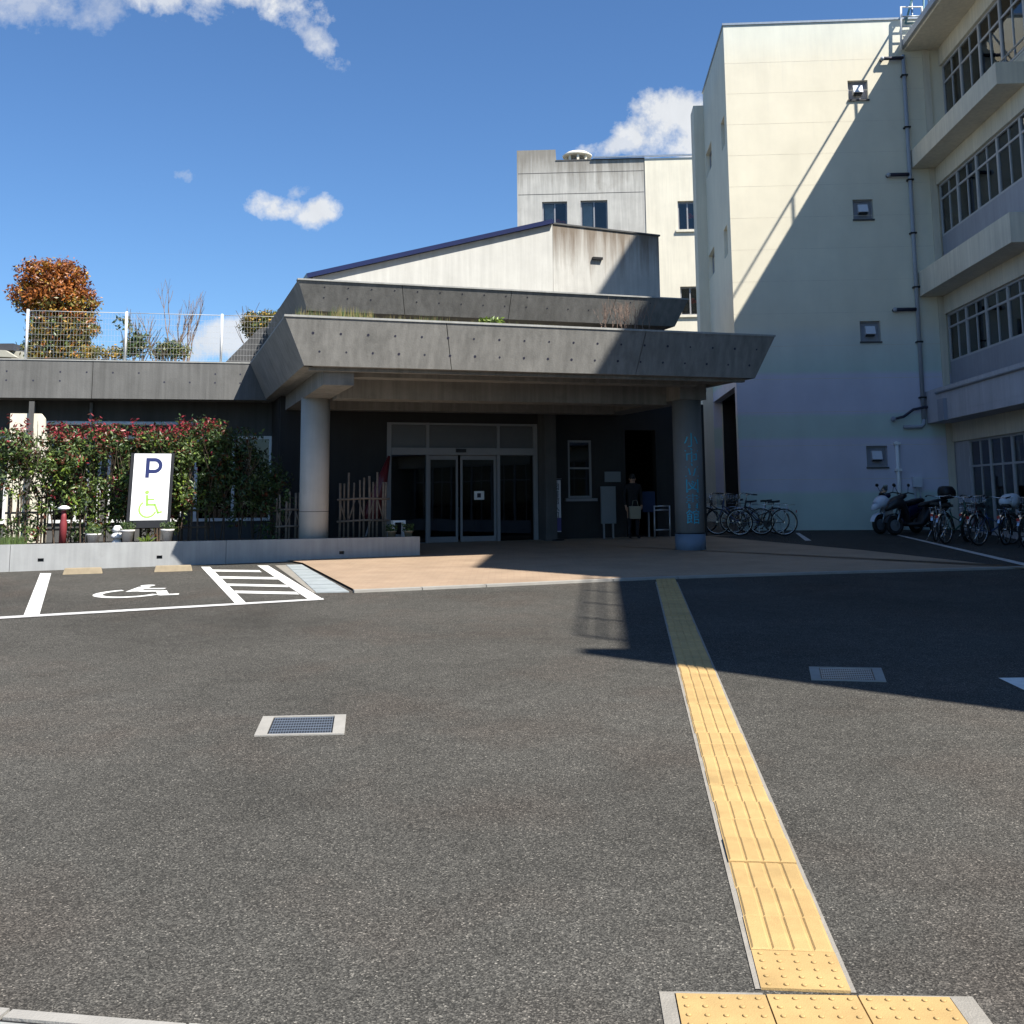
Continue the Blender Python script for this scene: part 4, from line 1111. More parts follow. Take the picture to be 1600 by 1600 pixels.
cable = pipe_thing('dark bent conduit looping below the drainpipe at first floor level')
pts = [(1396, 655), (1412, 651), (1427, 640), (1445, 636), (1476, 637)]
mb = MB(); mb.tube([on(x, y, TF.p(0, -.16, 0), vR) for x, y in pts], .035, 8); build(mb, 'pipe', M['print_dark'], cable)
q = on(1396, 655, TF.p(0, -.16, 0), vR); mb = MB(); mb.blob(q, .075, 10, 6); build(mb, 'elbow', M['spandrel'], cable)
low = pipe_thing('short white vertical pipe beside the lowest tower window')
q = TF.inv(on(1401, 690, TF.p(0, -.06, 0), vR)); q2 = TF.inv(on(1406, 826, TF.p(0, -.06, 0), vR))
mb = MB(); mb.tube([TF.p(q[0], -.06, q[2]), TF.p(q[0], -.06, gz(30))], .05, 10); build(mb, 'pipe', M['whitef'], low)
for z in (q[2] - .05, q[2] - .75): boxpart('bracket', M['whitef'], low, TF, q[0] - .09, q[0] + .09, -.12, -.003, z - .03, z + .03)
mtr = TF.inv(on(1434, 760, TF.p(0, -.05, 0), vR))
met = thing('gas_meter', 'small grey meter with pipes on the wall above the scooters', 'meter', TF.p(mtr[0], -.1, mtr[2]))
boxpart('case', M['plasticwhite'], met, TF, mtr[0] - .13, mtr[0] + .1, -.15, -.003, mtr[2] - .02, mtr[2] + .25)
mb = MB()
for dx in (-.08, .05): mb.tube([TF.p(mtr[0] + dx, -.08, mtr[2] - .02), TF.p(mtr[0] + dx, -.08, gz(30))], .022, 8)
build(mb, 'pipe', M['pipe'], met)

# ------------------------------------------------------------------ back building
YB = 46.0
KO = D(808, 300, YB); KF = Fr(V3((KO.x, KO.y, 0)), uR, vR)
def kp(x, y, b=0.0): return KF.inv(on(x, y, KF.p(0, b, 0), vR))
backb = thing('back_building', 'older grey concrete and cream building behind the hall roof', 'building', KF.p(4, 2, .9))
a2 = kp(1007, 250)[0]; zt1 = kp(840, 234.5)[2]; zt2 = kp(940, 250)[2]; an = kp(868, 240)[0]
hs = []
for (x0, x1, y0, y1) in ((847, 887, 315.5, 375), (907, 950, 313.5, 362)):
    p0 = kp(x0, y0); p1 = kp(x1, y1); hs.append((p0[0], p1[0], p1[2], p0[2]))
mb = MB(); wall_holes(mb, KF, 0, a2, .9, zt2, hs, 0, .3); top_stain(M['concrete_stain'], zt2 - .9 - 1.6, zt2 - .9 + .3, (.17, .15, .12), .7)
build(mb, 'concrete_wall', M['concrete_stain'], backb)
boxpart('parapet_block', M['concrete_stain'], backb, KF, 0.002, an, 0.003, 4, zt2 + .002, zt1)
boxpart('side_wall', M['concrete_stain'], backb, KF, 0.003, .3, .302, 9, .9, zt2)
boxpart('roof', M['concrete'], backb, KF, .3, a2, .302, 9, zt2 - .5, zt2 - .2)
boxpart('wall_capping', M['darkwall'], backb, KF, an + .003, a2, -.02, .3, zt2 + .001, zt2 + .05)
mb = MB()
for z in (kp(820, 272)[2], kp(820, 305)[2]): mb.box(KF, .05, a2 - .05, -.002, 0, z, z + .03)
build(mb, 'wall_joint', M['darkwall'], backb)
a3 = kp(1120, 250)[0] + 3; zt3 = kp(1008, 248)[2]
hs2 = []
for (x0, x1, y0, y1) in ((1059, 1091, 313, 357.5), (1063, 1096, 447, 491)):
    p0 = kp(x0, y0, -.15); p1 = kp(x1, y1, -.15); hs2.append((p0[0], p1[0], p1[2], p0[2]))
mb = MB(); wall_holes(mb, KF, a2 + .002, a3, .9, zt3, hs2, -.03, .25); build(mb, 'cream_wall', M['cream'], backb)
mb = MB(); mb.box(KF, a2 - 2.2, a3, -.11, -.034, zt3 + .06, zt3 + .13); build(mb, 'gutter', M['galv'], backb)
for h, bo in [(q, 0) for q in hs] + [(q, -.03) for q in hs2]:
    a0, a1, c0, c1 = h; mb = MB(); w_ = .06
    mb.box(KF, a0, a1, bo + .13, bo + .2, c0, c0 + w_); mb.box(KF, a0, a1, bo + .13, bo + .2, c1 - w_, c1)
    mb.box(KF, a0, a0 + w_, bo + .13, bo + .2, c0 + w_, c1 - w_); mb.box(KF, a1 - w_, a1, bo + .13, bo + .2, c0 + w_, c1 - w_); mb.box(KF, (a0 + a1) / 2 - .03, (a0 + a1) / 2 + .03, bo + .13, bo + .2, c0 + w_, c1 - w_)
    w = build(mb, 'window', M['alu_dull'], backb)
    for (x0, x1) in ((a0 + w_, (a0 + a1) / 2 - .03), ((a0 + a1) / 2 + .03, a1 - w_)):
        boxpart('pane', M['glass'], w, KF, x0, x1, bo + .155, bo + .16, c0 + w_, c1 - w_)
    if bo < 0: boxpart('sill', M['cream'], w, KF, a0 - .1, a1 + .1, bo - .08, bo + .12, c0 - .1, c0 - .002)
    boxpart('curtain', M['curtain'] if bo == 0 else M['interior'], w, KF, a0 + .08, a0 + (a1 - a0) * (.45 if bo == 0 else .9), bo + .5, bo + .52, c0, c1)
    mc = ((a0 + a1) / 2 + .1, (c0 + c1) / 2 + .05)
    mb = MB(); mb.blob(KF.p(mc[0], bo + .34, mc[1]), (.14, .05, .13), 10, 6); mb.blob(KF.p(mc[0] + .25, bo + .34, mc[1] - .04), (.16, .05, .08), 10, 6)
    if h is not hs[1]: build(mb, 'red_sticker', M['redpaint'], w)
boxpart('interior_wall', M['interior'], backb, KF, .3, a3, 3, 3.2, .9, zt2 - .5)
vent = thing('roof_ventilator', 'round cream roof ventilator on the flat roof of the concrete block', 'ventilator', KF.p(kp(902, 245)[0], 1.5, zt2))
vo_ = KF.p(kp(902, 245)[0], 1.5, zt2 - .05)
mb = MB(); mb.lathe(vo_, [(.55, 0), (.55, .35), (.42, .36), (.42, .5)], 24); build(mb, 'base', M['galv'], vent)
mb = MB()
for k in range(8):
    g = k * math.pi / 4; mb.box(Fr(vo_ + V3((.5 * math.cos(g), .5 * math.sin(g), .36)), (1, 0, 0), (0, 1, 0)), -.05, .05, -.05, .05, 0, .3)
build(mb, 'support', M['cream'], vent, kind='stuff')
mb = MB(); mb.lathe(vo_ + ZV * .66, [(.64, 0), (.66, .06), (.45, .2), (.2, .26)], 24); build(mb, 'cap', M['cream'], vent)

# ------------------------------------------------------------------ left wing (low, behind the hedge)
L0, L1 = H(0, 562, ZT), H(371, 568, ZT)
ld = L1 - L0; ld.z = 0; ld.normalize(); ln = V3((-ld.y, ld.x, 0))
LF = Fr(V3((L0.x, L0.y, 0)), ld, ln)
Zl = LF.inv(on(200, 623, L0, ln))[2]
lw = thing('left_wing_building', 'low concrete wing with deep parapet behind the hedge and roof garden on top', 'building', LF.p(-2, 3, .7))
LE = (L1 - L0).length + .75
jn = LF.inv(on(144, 600, L0, ln))[0]
cuts = [-14, jn - 9, jn - 4.5, jn, LE]
for i in range(4):
    boxpart('parapet_panel', M['concrete_dark'], lw, LF, cuts[i] + .006, cuts[i + 1] - .006, 0, .2, Zl, ZT)
boxpart('coping', M['concrete_light'], lw, LF, -14, LE, -.015, .22, ZT + .001, ZT + .03)
boxpart('roof_slab', M['concrete'], lw, LF, -14, LE, .202, 9, Zl + .05, Zl + .35)
mb = MB()
for k in range(-10, 14):
    a = k * .55 + .15
    if a < LE - .5:
        for z in (.46, .70):
            if random.random() < .75: hole(LF.p(a, 0, Zl + (ZT - Zl) * z), -ln, .02)
build(mb, 'tie_hole', M['print_dark'], lw, kind='stuff')
zw = LF.inv(on(200, 664, LF.p(0, 1.2, 0), ln))[2]
wh = []
for (x0, x1) in ((-40, 15), (82, 160), (170, 290), (305, 425)):
    wh.append((LF.inv(on(x0, 700, LF.p(0, 1.2, 0), ln))[0], LF.inv(on(x1, 700, LF.p(0, 1.2, 0), ln))[0], 1.3, zw - .25))
mb = MB(); wall_holes(mb, LF, -14, LE + 1.6, .5, Zl + .05, wh, 1.2, 1.4)
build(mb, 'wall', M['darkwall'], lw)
for h in wh:
    mb = MB(); a0, a1, c0, c1 = h; w_ = .07
    mb.box(LF, a0, a1, 1.15, 1.25, c0, c0 + w_); mb.box(LF, a0, a1, 1.15, 1.25, c1 - w_, c1); mb.box(LF, a0, a0 + w_, 1.15, 1.25, c0 + w_, c1 - w_); mb.box(LF, a1 - w_, a1, 1.15, 1.25, c0 + w_, c1 - w_)
    mb.box(LF, (a0 + a1) / 2 - w_ / 2, (a0 + a1) / 2 + w_ / 2, 1.15, 1.25, c0 + w_, c1 - w_)
    w = build(mb, 'window', M['white'], lw)
    for (x0, x1) in ((a0 + w_, (a0 + a1) / 2 - w_ / 2), ((a0 + a1) / 2 + w_ / 2, a1 - w_)): boxpart('pane', M['glass_dark'], w, LF, x0, x1, 1.19, 1.20, c0 + w_, c1 - w_)
mb = MB(); mb.tube([LF.p(LF.inv(on(70, 664, LF.p(0, .6, 0), ln))[0], .6, zw), LF.p(LF.inv(on(318, 664, LF.p(0, .6, 0), ln))[0], .6, zw)], .045, 8); build(mb, 'white_rail', M['white'], lw)
mb = MB()
for x in (50, 140):
    a = LF.inv(on(x, 640, LF.p(0, .9, 0), ln))[0]; mb.tube([LF.p(a, 1.12, .6), LF.p(a, 1.12, Zl)], .04, 8)
build(mb, 'wall_pipe', M['pipe'], lw)
boxpart('interior_wall', M['interior'], lw, LF, -14, LE + 2.2, 4.5, 4.6, .5, Zl)

# cream rounded hoarding panel at the far left behind the hedge
o_ = D(10, 760, 23.0); pp = thing('cream_panel', 'cream rounded corner panel standing behind the hedge at far left', 'panel', V3((o_.x, o_.y, gz(23.0))))
mb = MB(); f = Fr(V3((o_.x, o_.y, 0)), ld, ln); x1 = LF.inv(on(74, 700, f.o, ln))[0] - LF.inv(on(10, 700, f.o, ln))[0]; zt_ = on(40, 646, f.o, ln).z
pts = [(0, gz(23.0)), (x1, gz(23.0)), (x1, zt_ - .75), (x1 - .1, zt_ - .35), (x1 - .12, zt_ - .1), (x1 - .2, zt_), (0, zt_)]
mb.prism([f.p(a, 0, c) for a, c in pts], ln * .12); build(mb, 'board', M['cream'], pp)
boxpart('post', M['darkwall'], pp, f, x1 * .46, x1 * .58, -.06, -.002, gz(23.0), zt_ + .25)

# ------------------------------------------------------------------ roof fence
fence = thing('roof_fence', 'white welded mesh fence on the parapet of the low left wing', 'fence', LF.p(4, .3, ZT))
fb = .11
ap = [LF.inv(on(x, 500, LF.p(0, fb, 0), ln))[0] for x in (43, 197.5, 342)]
sp_ = ap[1] - ap[0]
posts = [ap[0] + sp_ * k for k in range(0, 4)]
zf0 = ZT + .03; zf1 = LF.inv(on(197, 487, LF.p(0, fb, 0), ln))[2]
p0 = None
for k, a in enumerate(posts):
    if p0 is None:
        mb = MB(); mb.tube([LF.p(a, fb, zf0 - .02), LF.p(a, fb, zf1)], .028, 10); p0 = build(mb, 'post', M['whitef'], fence)
    else:
        c = p0.copy(); COL.objects.link(c); c.parent = fence; c.location = ld * (a - posts[0])
m0 = None
for k in range(3):
    a0, a1 = posts[k] + .04, posts[k + 1] - .04
    if m0 is None:
        mb = MB(); zb, zt_ = zf0 + .04, zf1 - .03
        nv = 30
        for i in range(nv + 1):
            a = a0 + (a1 - a0) * i / nv; mb.box(LF, a - .0012, a + .0012, fb - .0012, fb + .0012, zb, zt_)
        for i in range(9):
            z = zb + (zt_ - zb) * i / 8; mb.box(LF, a0, a1, fb - .0055, fb - .002, z - .0016, z + .0016)
        mb.tube([LF.p(a0, fb, zt_), LF.p(a1, fb, zt_)], .008, 6)
        m0 = build(mb, 'mesh_panel', M['wire'], fence, kind='stuff')
    else:
        c = m0.copy(); COL.objects.link(c); c.parent = fence; c.location = ld * (posts[k] - posts[0])

# ------------------------------------------------------------------ vegetation
def leaf(mb, p, n, size, m, w=.42):
    n = V3(n); n = n.normalized() if n.length > 1e-4 else ZV
    a = n.cross(V3((random.uniform(-1, 1), random.uniform(-1, 1), random.uniform(-1, 1))))
    if a.length < 1e-3: a = V3((1, 0, 0))
    a.normalize(); b = n.cross(a)
    s = size * random.uniform(.7, 1.3)
    mb.face([p - a * s * .5, p + b * s * w * .5 - n * s * .06, p + a * s * .5, p - b * s * w * .5 - n * s * .06], m)


def rnd_dir():
    z = random.uniform(-1, 1); g = random.uniform(0, 2 * math.pi); r = math.sqrt(1 - z * z); return V3((r * math.cos(g), r * math.sin(g), z))


def foliage(name, parent, blobs, n, size, mats, pick, up=.35, shell=.55, label=None):
    """leaf clumps: blobs [(centre, (rx,ry,rz))], pick(pos)->material index"""
    mb = MB(); vol = [r[0] * r[1] * r[2] for _, r in blobs]; tot = sum(vol)
    cl = []
    for (c, r), v in zip(blobs, vol):
        for _ in range(max(1, int(n / 9 * v / tot))):
            d = rnd_dir(); rad = shell + (1 - shell) * random.random()
            cl.append((V3(c) + V3((d.x * r[0] * rad, d.y * r[1] * rad, d.z * r[2] * rad)), d))
    for c, d in cl:
        k = pick(c)
        for _ in range(9):
            p = c + rnd_dir() * size * random.uniform(.3, 1.7)
            nn = (d * .7 + rnd_dir() * .9 + ZV * up)
            leaf(mb, p, nn, size, k if random.random() < .8 else pick(p))
    return build(mb, name, mats, parent, kind='stuff', label=label)


def branch(mb, p, d, L, r, depth, spread=.5, upb=.25):
    q = p + d * L * .5 + rnd_dir() * L * .05; e = p + d * L + rnd_dir() * L * .06
    mb.tube([p, q, e], [r, r * .8, r * .6], 5, caps=False)
    if depth > 0:
        for _ in range(random.choice((2, 2, 3))):
            dd = (d + rnd_dir() * spread + ZV * upb).normalized()
            branch(mb, p.lerp(e, random.uniform(.6, 1)), dd, L * random.uniform(.55, .8), r * .58, depth - 1, spread, upb)


# hedge row of photinia shrubs with red tips
hz = PZ - .06
def hedge_shrub(x0, x1, y_top, n, label, gap_low, shade=False):
    dpt = 1.35
    o = on((x0 + x1) / 2, 800, PF.p(0, dpt, 0), pn); o.z = hz
    t = thing('photinia_shrub', label, 'shrub', o, 0, 'photinia hedge shrubs in the planter')
    wpx = (x1 - x0) / 2
    rx = wpx / F_PX * o.y * 1.1
    zt_ = on((x0 + x1) / 2, y_top, PF.p(0, dpt, 0), pn).z
    bl = []
    hh = zt_ - hz
    for _ in range(13):
        fz = random.uniform(.42, .93)
        bl.append((o + pt * random.uniform(-rx * .75, rx * .75) + pn * random.uniform(-.3, .25) + ZV * hh * fz, (random.uniform(.22, .4), random.uniform(.22, .34), random.uniform(.18, .34))))
    for _ in range(gap_low):
        bl.append((o + pt * random.uniform(-rx * .9, rx * .9) + pn * random.uniform(-.25, .2) + ZV * hh * random.uniform(.08, .45), (random.uniform(.14, .26), .2, random.uniform(.16, .3))))
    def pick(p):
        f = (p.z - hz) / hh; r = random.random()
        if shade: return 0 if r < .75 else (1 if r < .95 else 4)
        if f > .9 and r < .45: return 3
        if f > .72 and r < .2: return 3 if random.random() < .4 else 4
        if r < .09: return 4
        if r < .12: return 3
        if r < .27: return 2
        return 1 if r < .66 else 0
    foliage('foliage', t, bl, int(n * 1.35), .092, [M['leaf_dark'], M['leaf_mid'], M['leaf_lime'], M['leaf_red'], M['leaf_rust']], pick)
    mb = MB()
    for _ in range(6):
        b = o + pt * random.uniform(-rx * .6, rx * .6) + pn * random.uniform(-.1, .1)
        branch(mb, b - ZV * .02, (ZV + rnd_dir() * .12).normalized(), hh * .45, .018, 2, .5)
    build(mb, 'stem', M['stem'], t)
    # young red shoots standing above the crown
    mb = MB()
    for _ in range(int(rx * (2 if shade else 9))):
        p = o + pt * random.uniform(-rx * .9, rx * .9) + pn * random.uniform(-.25, .15) + ZV * hh * random.uniform(.84, 1.0)
        hh2 = random.uniform(.05, .26)
        for k in range(9): leaf(mb, p + ZV * hh2 * k / 8 + rnd_dir() * .045, rnd_dir() + ZV * .2, .10, 0 if random.random() < .75 else 1, .34)
    build(mb, 'red_shoots', [M['leaf_red'], M['leaf_rust']], t, kind='stuff')
    return t
hedge_shrub(2, 78, 655, 3000, 'sparse photinia shrub in front of the cream panel, leftmost of the hedge', 9)
hedge_shrub(68, 150, 664, 3600, 'photinia shrub with red tips behind the red post', 8)
hedge_shrub(135, 220, 662, 3600, 'photinia shrub with lime leaves just left of the parking sign', 8)
hedge_shrub(205, 280, 662, 3200, 'photinia shrub rising directly behind the parking sign', 4)
hedge_shrub(265, 345, 655, 3600, 'photinia shrub with the tallest red shoot, right of the parking sign', 7)
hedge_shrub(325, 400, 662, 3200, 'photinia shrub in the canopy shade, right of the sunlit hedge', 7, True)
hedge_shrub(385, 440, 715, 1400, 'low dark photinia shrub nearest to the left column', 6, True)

# low planting along the planter edge
mb = MB()
for _ in range(5200):
    a = random.uniform(7.2, 14); b = random.uniform(.16, 1.0)
    hb = PF.p(a, b, hz)
    h = random.uniform(.06, .24); dd = rnd_dir() * .05
    w_ = pt * random.uniform(.006, .014)
    mb.face([hb - w_, hb + w_, hb + ZV * h + dd], random.choice((0, 0, 1)))
build(mb, 'ground_cover', [M['grass'], M['leaf_mid']], kind='stuff', label='low green ground cover along the left end of the planter')

def potted(px, label, s=.24, mat='terracotta', plant=True, y=843, tall=.28):
    o = on(px, y, PF.p(0, .36, 0), pn); o.z = hz
    t = thing('flower_pot', label, 'flower pot', o, 0, 'flower pots on the planter')
    mb = MB(); mb.lathe(o, [(s * .30, 0), (s * .44, tall * .88), (s * .52, tall * .88), (s * .52, tall), (s * .43, tall), (s * .40, tall * .8)], 20); build(mb, 'pot', M[mat], t)
    if plant:
        mb = MB()
        for _ in range(110): leaf(mb, o + ZV * (tall + random.uniform(0, .13)) + V3((random.uniform(-.11, .11), random.uniform(-.11, .11), 0)), rnd_dir() + ZV * .4, .07, random.choice((0, 0, 1)))
        build(mb, 'plant', [M['leaf_dark'], M['leaf_mid']], t, kind='stuff')
potted(146, 'white flower pot standing in the low ground cover', .26, y=838, tall=.22)
potted(199, 'white flower pot at the left foot of the parking sign', .25)
potted(261, 'white flower pot at the right foot of the parking sign', .24)
# garden lantern stone and small plant under the sign
o = on(183, 838, PF.p(0, .6, 0), pn); o.z = hz
t = thing('garden_ornament', 'small white stepped garden ornament left of the parking sign', 'ornament', o)
mb = MB()
for k, (r, z) in enumerate(((.09, .0), (.11, .12), (.085, .24))): mb.lathe(o + ZV * z, [(r, 0), (r * 1.05, .05), (r * .55, .115)], 16)
build(mb, 'stack', M['white'], t)
o = on(228, 840, PF.p(0, .45, 0), pn); o.z = hz
t = thing('spiky_plant', 'small spiky green plant below the parking sign', 'plant', o)
mb = MB()
for k in range(46):
    d = (rnd_dir() + ZV * 1.2).normalized(); L = random.uniform(.14, .3); s_ = d.cross(rnd_dir()).normalized() * .014
    mb.face([o - s_, o + s_, o + d * L * .6 + s_ * .8, o + d * L - ZV * .03, o + d * L * .6 - s_ * .8], random.choice((0, 1)))
build(mb, 'leaves', [M['leaf_lime'], M['leaf_mid']], t, kind='stuff')
# red post with white cap
o = on(98, 838, PF.p(0, .8, 0), pn); o.z = hz; ztp = on(98, 791, PF.p(0, .8, 0), pn).z
t = thing('red_post', 'faded red post with a white cap among the hedge leaves', 'post', o)
mb = MB(); mb.lathe(o, [(.065, 0), (.065, (ztp - hz) * .55), (.05, (ztp - hz) * .7), (.04, (ztp - hz) * .9)], 16); build(mb, 'body', M['redpost'], t)
mb = MB(); mb.lathe(o + ZV * (ztp - hz) * .9, [(.04, 0), (.11, .02), (.11, .045), (.04, .085)], 16); build(mb, 'cap', M['white'], t)

# wooden stakes of the trellis behind the hedge
def trellis(x0, x1, ytop, label, n, b=2.0, diag=True):
    A_ = on(x0, 800, PF.p(0, b, 0), pn); B_ = on(x1, 800, PF.p(0, b, 0), pn); A_.z = B_.z = hz
    zt_ = on(x0, ytop, PF.p(0, b, 0), pn).z
    t = thing('log_fence', label, 'fence', A_, 0, 'rustic log fences on the planter')
    d = (B_ - A_); L = d.length; d.normalize(); hgt = zt_ - hz
    for k in range(n):
        p = A_ + d * L * (k + .5) / n + d * random.uniform(-.03, .03)
        mb = MB(); r = random.uniform(.018, .026)
        mb.tube([p - ZV * .03, p + ZV * hgt * .5 + d * random.uniform(-.015, .015), p + ZV * hgt * random.uniform(.85, 1.05)], r, 7); build(mb, 'stake', M['log'], t)
    for fz in (.28, .62):
        mb = MB(); mb.tube([A_ + ZV * hgt * (fz - .01) - pn * .035, A_.lerp(B_, .5) + ZV * hgt * (fz + .01) - pn * .035, B_ + ZV * hgt * fz - pn * .035], .021, 7); build(mb, 'rail', M['log'], t)
    if diag:
        for k in range(int(n / 2)):
            p = A_ + d * L * (2 * k + .5) / n - pn * .03; q = A_ + d * L * (2 * k + 1.7) / n - pn * .03
            mb = MB(); mb.tube([p + ZV * hgt * .30, q + ZV * hgt * .6] if k % 2 else [q + ZV * hgt * .30, p + ZV * hgt * .6], .015, 6); build(mb, 'brace', M['log'], t)
    return t
trellis(526, 608, 742, 'rustic log fence between the left column and the glass doors', 11, 1.2)
trellis(428, 472, 768, 'short rustic log fence between the hedge and the left column', 6, 1.2)
trellis(8, 330, 770, 'long low log fence standing behind the sunlit hedge', 24, 1.75, False)
# white stool and dark pots right of the log fence
o = on(622, 838, PF.p(0, .75, 0), pn); o.z = hz
t = thing('plant_stool', 'small white stool over potted plants beside the glass doors', 'stool', o)
f = Fr(o, pt, pn)
boxpart('seat', M['white'], t, f, -.13, .13, -.1, .1, .33, .37)
for (a, b) in ((-.11, -.08), (.11, -.08), (-.11, .08), (.11, .08)): boxpart('leg', M['white'], t, f, a - .022, a + .022, b - .02, b + .02, .0, .329)
for x, lab in ((612, 'dark flower pot under the left edge of the white stool'), (638, 'dark flower pot right of the white stool')):
    potted(x, lab, .2, 'stop', True, 838, .17)

# ------------------------------------------------------------------ parking sign
so0 = on(231, 838, PF.p(0, .55, 0), pn); so0.z = hz
psign = thing('parking_sign', 'white standing parking sign with navy P and lime wheelchair symbol', 'sign', so0)
f0 = Fr(V3((so0.x, so0.y, 0)), pt, pn)
zb_ = on(231, 813, f0.o, pn).z; ztp = on(231, 708, f0.o, pn).z
hw = (f0.inv(on(261, 760, f0.o, pn))[0] - f0.inv(on(203, 760, f0.o, pn))[0]) / 2
tl = .11                                                # leans back and a little to the right
fs = Fr(V3((so0.x, so0.y, zb_)), pt, (pn - ZV * tl).normalized(), (ZV + pn * tl + pt * .035).normalized())
HS = ztp - zb_
boxpart('panel', M['signwhite'], psign, fs, -hw, hw, -.02, .05, 0, HS)
boxpart('side_frame', M['black'], psign, fs, -hw - .06, -hw - .001, -.015, .16, -.16, HS + .012)
boxpart('side_frame', M['black'], psign, fs, hw + .001, hw + .06, -.015, .16, -.16, HS + .012)
boxpart('base_rail', M['black'], psign, fs, -hw - .001, hw + .001, -.01, .14, -.14, -.002)
boxpart('top_rail', M['black'], psign, fs, -hw - .001, hw + .001, .0, .14, HS + .001, HS + .012)
mb = MB()
PX, PZ_ = -.13, .62 * HS
# letter P: stem and bowl
def rect(a0, a1, c0, c1): mb.face([fs.p(a0, -.023, c0), fs.p(a1, -.023, c0), fs.p(a1, -.023, c1), fs.p(a0, -.023, c1)])
lw_ = .068; x0 = -.115; zc0 = .635 * HS; zc1 = .935 * HS
rect(x0, x0 + lw_, zc0, zc1)
R1 = (zc1 - (zc0 + .085)) / 2; cx_, cz_ = x0 + .155, zc1 - R1
rect(x0 + lw_, cx_, zc1 - lw_, zc1); rect(x0 + lw_, cx_, zc1 - 2 * R1, zc1 - 2 * R1 + lw_)
for k in range(14):
    g0, g1 = -math.pi / 2 + math.pi * k / 14, -math.pi / 2 + math.pi * (k + 1) / 14
    mb.face([fs.p(cx_ + R1 * math.cos(g0), -.023, cz_ + R1 * math.sin(g0)), fs.p(cx_ + R1 * math.cos(g1), -.023, cz_ + R1 * math.sin(g1)), fs.p(cx_ + (R1 - lw_) * math.cos(g1), -.023, cz_ + (R1 - lw_) * math.sin(g1)), fs.p(cx_ + (R1 - lw_) * math.cos(g0), -.023, cz_ + (R1 - lw_) * math.sin(g0))])
build(mb, 'letter', M['signblue'], psign)
mb = MB(); symbol(mb, Fr(fs.p(-.21, 0, .045 * HS), fs.u, fs.v, fs.w), .50, .075, dep=.023)
build(mb, 'wheelchair_symbol', M['signgreen'], psign)
for sx in (-hw - .03, hw + .03):
    mb = MB(); mb.hexa([f0.p(sx - .03, -.02, hz - .02), f0.p(sx + .03, -.02, hz - .02), f0.p(sx + .03, .3, hz - .02), f0.p(sx - .03, .3, hz - .02)], [f0.p(sx - .03, -.0, hz + .05), f0.p(sx + .03, -.0, hz + .05), f0.p(sx + .03, .28, hz + .05), f0.p(sx - .03, .28, hz + .05)]); build(mb, 'foot', M['black'], psign)

# ------------------------------------------------------------------ roof garden plants
zroof = Zl + .35
def roof_o(x, y, Y):
    o = D(x, y, Y); o.z = zroof; return o
o = roof_o(92, 540, 30.0)
t = thing('orange_tree', 'clipped orange and green leaved tree behind the roof fence', 'tree', o)
def at(x, y, Y=30.0): return D(x, y, Y)
k_ = 30.0 / F_PX
bl = [(at(62, 432), (36 * k_, .55, 26 * k_)), (at(104, 430), (34 * k_, .55, 24 * k_)), (at(42, 462), (26 * k_, .5, 26 * k_)), (at(88, 464), (52 * k_, .65, 36 * k_)), (at(126, 470), (28 * k_, .5, 24 * k_)),
      (at(80, 510), (36 * k_, .6, 34 * k_)), (at(122, 508), (32 * k_, .55, 34 * k_)), (at(70, 545), (34 * k_, .55, 26 * k_)), (at(118, 548), (34 * k_, .5, 24 * k_))]
zo = at(90, 484).z
def pick(p):
    r = random.random(); hgt = (p.z - zo)
    if hgt > .25: return 0 if r < .5 else (1 if r < .87 else 2)
    if hgt > -.35: return 0 if r < .22 else (1 if r < .4 else (2 if r < .72 else 3))
    return 2 if r < .32 else (3 if r < .68 else (4 if r < .92 else 0))
foliage('crown', t, bl, 19000, .115, [M['leaf_orange'], M['leaf_brown'], M['leaf_gold'], M['leaf_olive'], M['leaf_mid']], pick, shell=.5)
mb = MB(); mb.tube([o, o + ZV * 1.0, o + ZV * 2.1], [.09, .08, .05], 8)
for _ in range(9): branch(mb, o + ZV * random.uniform(.6, 1.6), (rnd_dir() * .6 + ZV).normalized(), .6, .03, 2, .5)
build(mb, 'trunk', M['stem'], t)

def roof_bush(name, label, cat, x, y, Y, blobs, n, size, mats, pick, trunk=True):
    o = roof_o(x, y, Y); t = thing(name, label, cat, o); kk = Y / F_PX
    foliage('crown', t, [(D(bx, by, Y), (rx * kk, rx * kk * .8, ry * kk)) for (bx, by, rx, ry) in blobs], n, size, mats, pick)
    if trunk:
        mb = MB()
        for _ in range(4): branch(mb, o + rnd_dir() * .05, (ZV + rnd_dir() * .35).normalized(), (D(x, blobs[0][1], Y).z - zroof) * .6, .025, 2, .45)
        build(mb, 'trunk', M['stem'], t)
    return t
gm = [M['leaf_dark'], M['leaf_mid'], M['leaf_olive'], M['leaf_gold']]
pg = lambda p: random.choice((0, 0, 0, 1, 1, 2))
roof_bush('leafy_shrub', 'loose dark green shrub behind the middle fence post', 'shrub', 212, 555, 29.0, [(190, 506, 10, 6), (212, 540, 16, 14), (224, 530, 9, 8), (208, 518, 7, 8), (200, 552, 12, 10)], 700, .14, gm, pg)
roof_bush('clipped_shrub', 'clipped grey green shrub in front of the bare tree', 'shrub', 265, 556, 28.2, [(252, 548, 15, 13), (268, 545, 16, 14), (284, 549, 12, 12)], 1600, .085, gm, lambda p: random.choice((0, 1, 2, 2)))
roof_bush('dry_shrub', 'low brownish shrub beside the orange tree', 'shrub', 165, 556, 29.0, [(150, 552, 18, 10), (178, 552, 18, 9)], 900, .09, gm, lambda p: random.choice((2, 2, 3, 3, 1)))
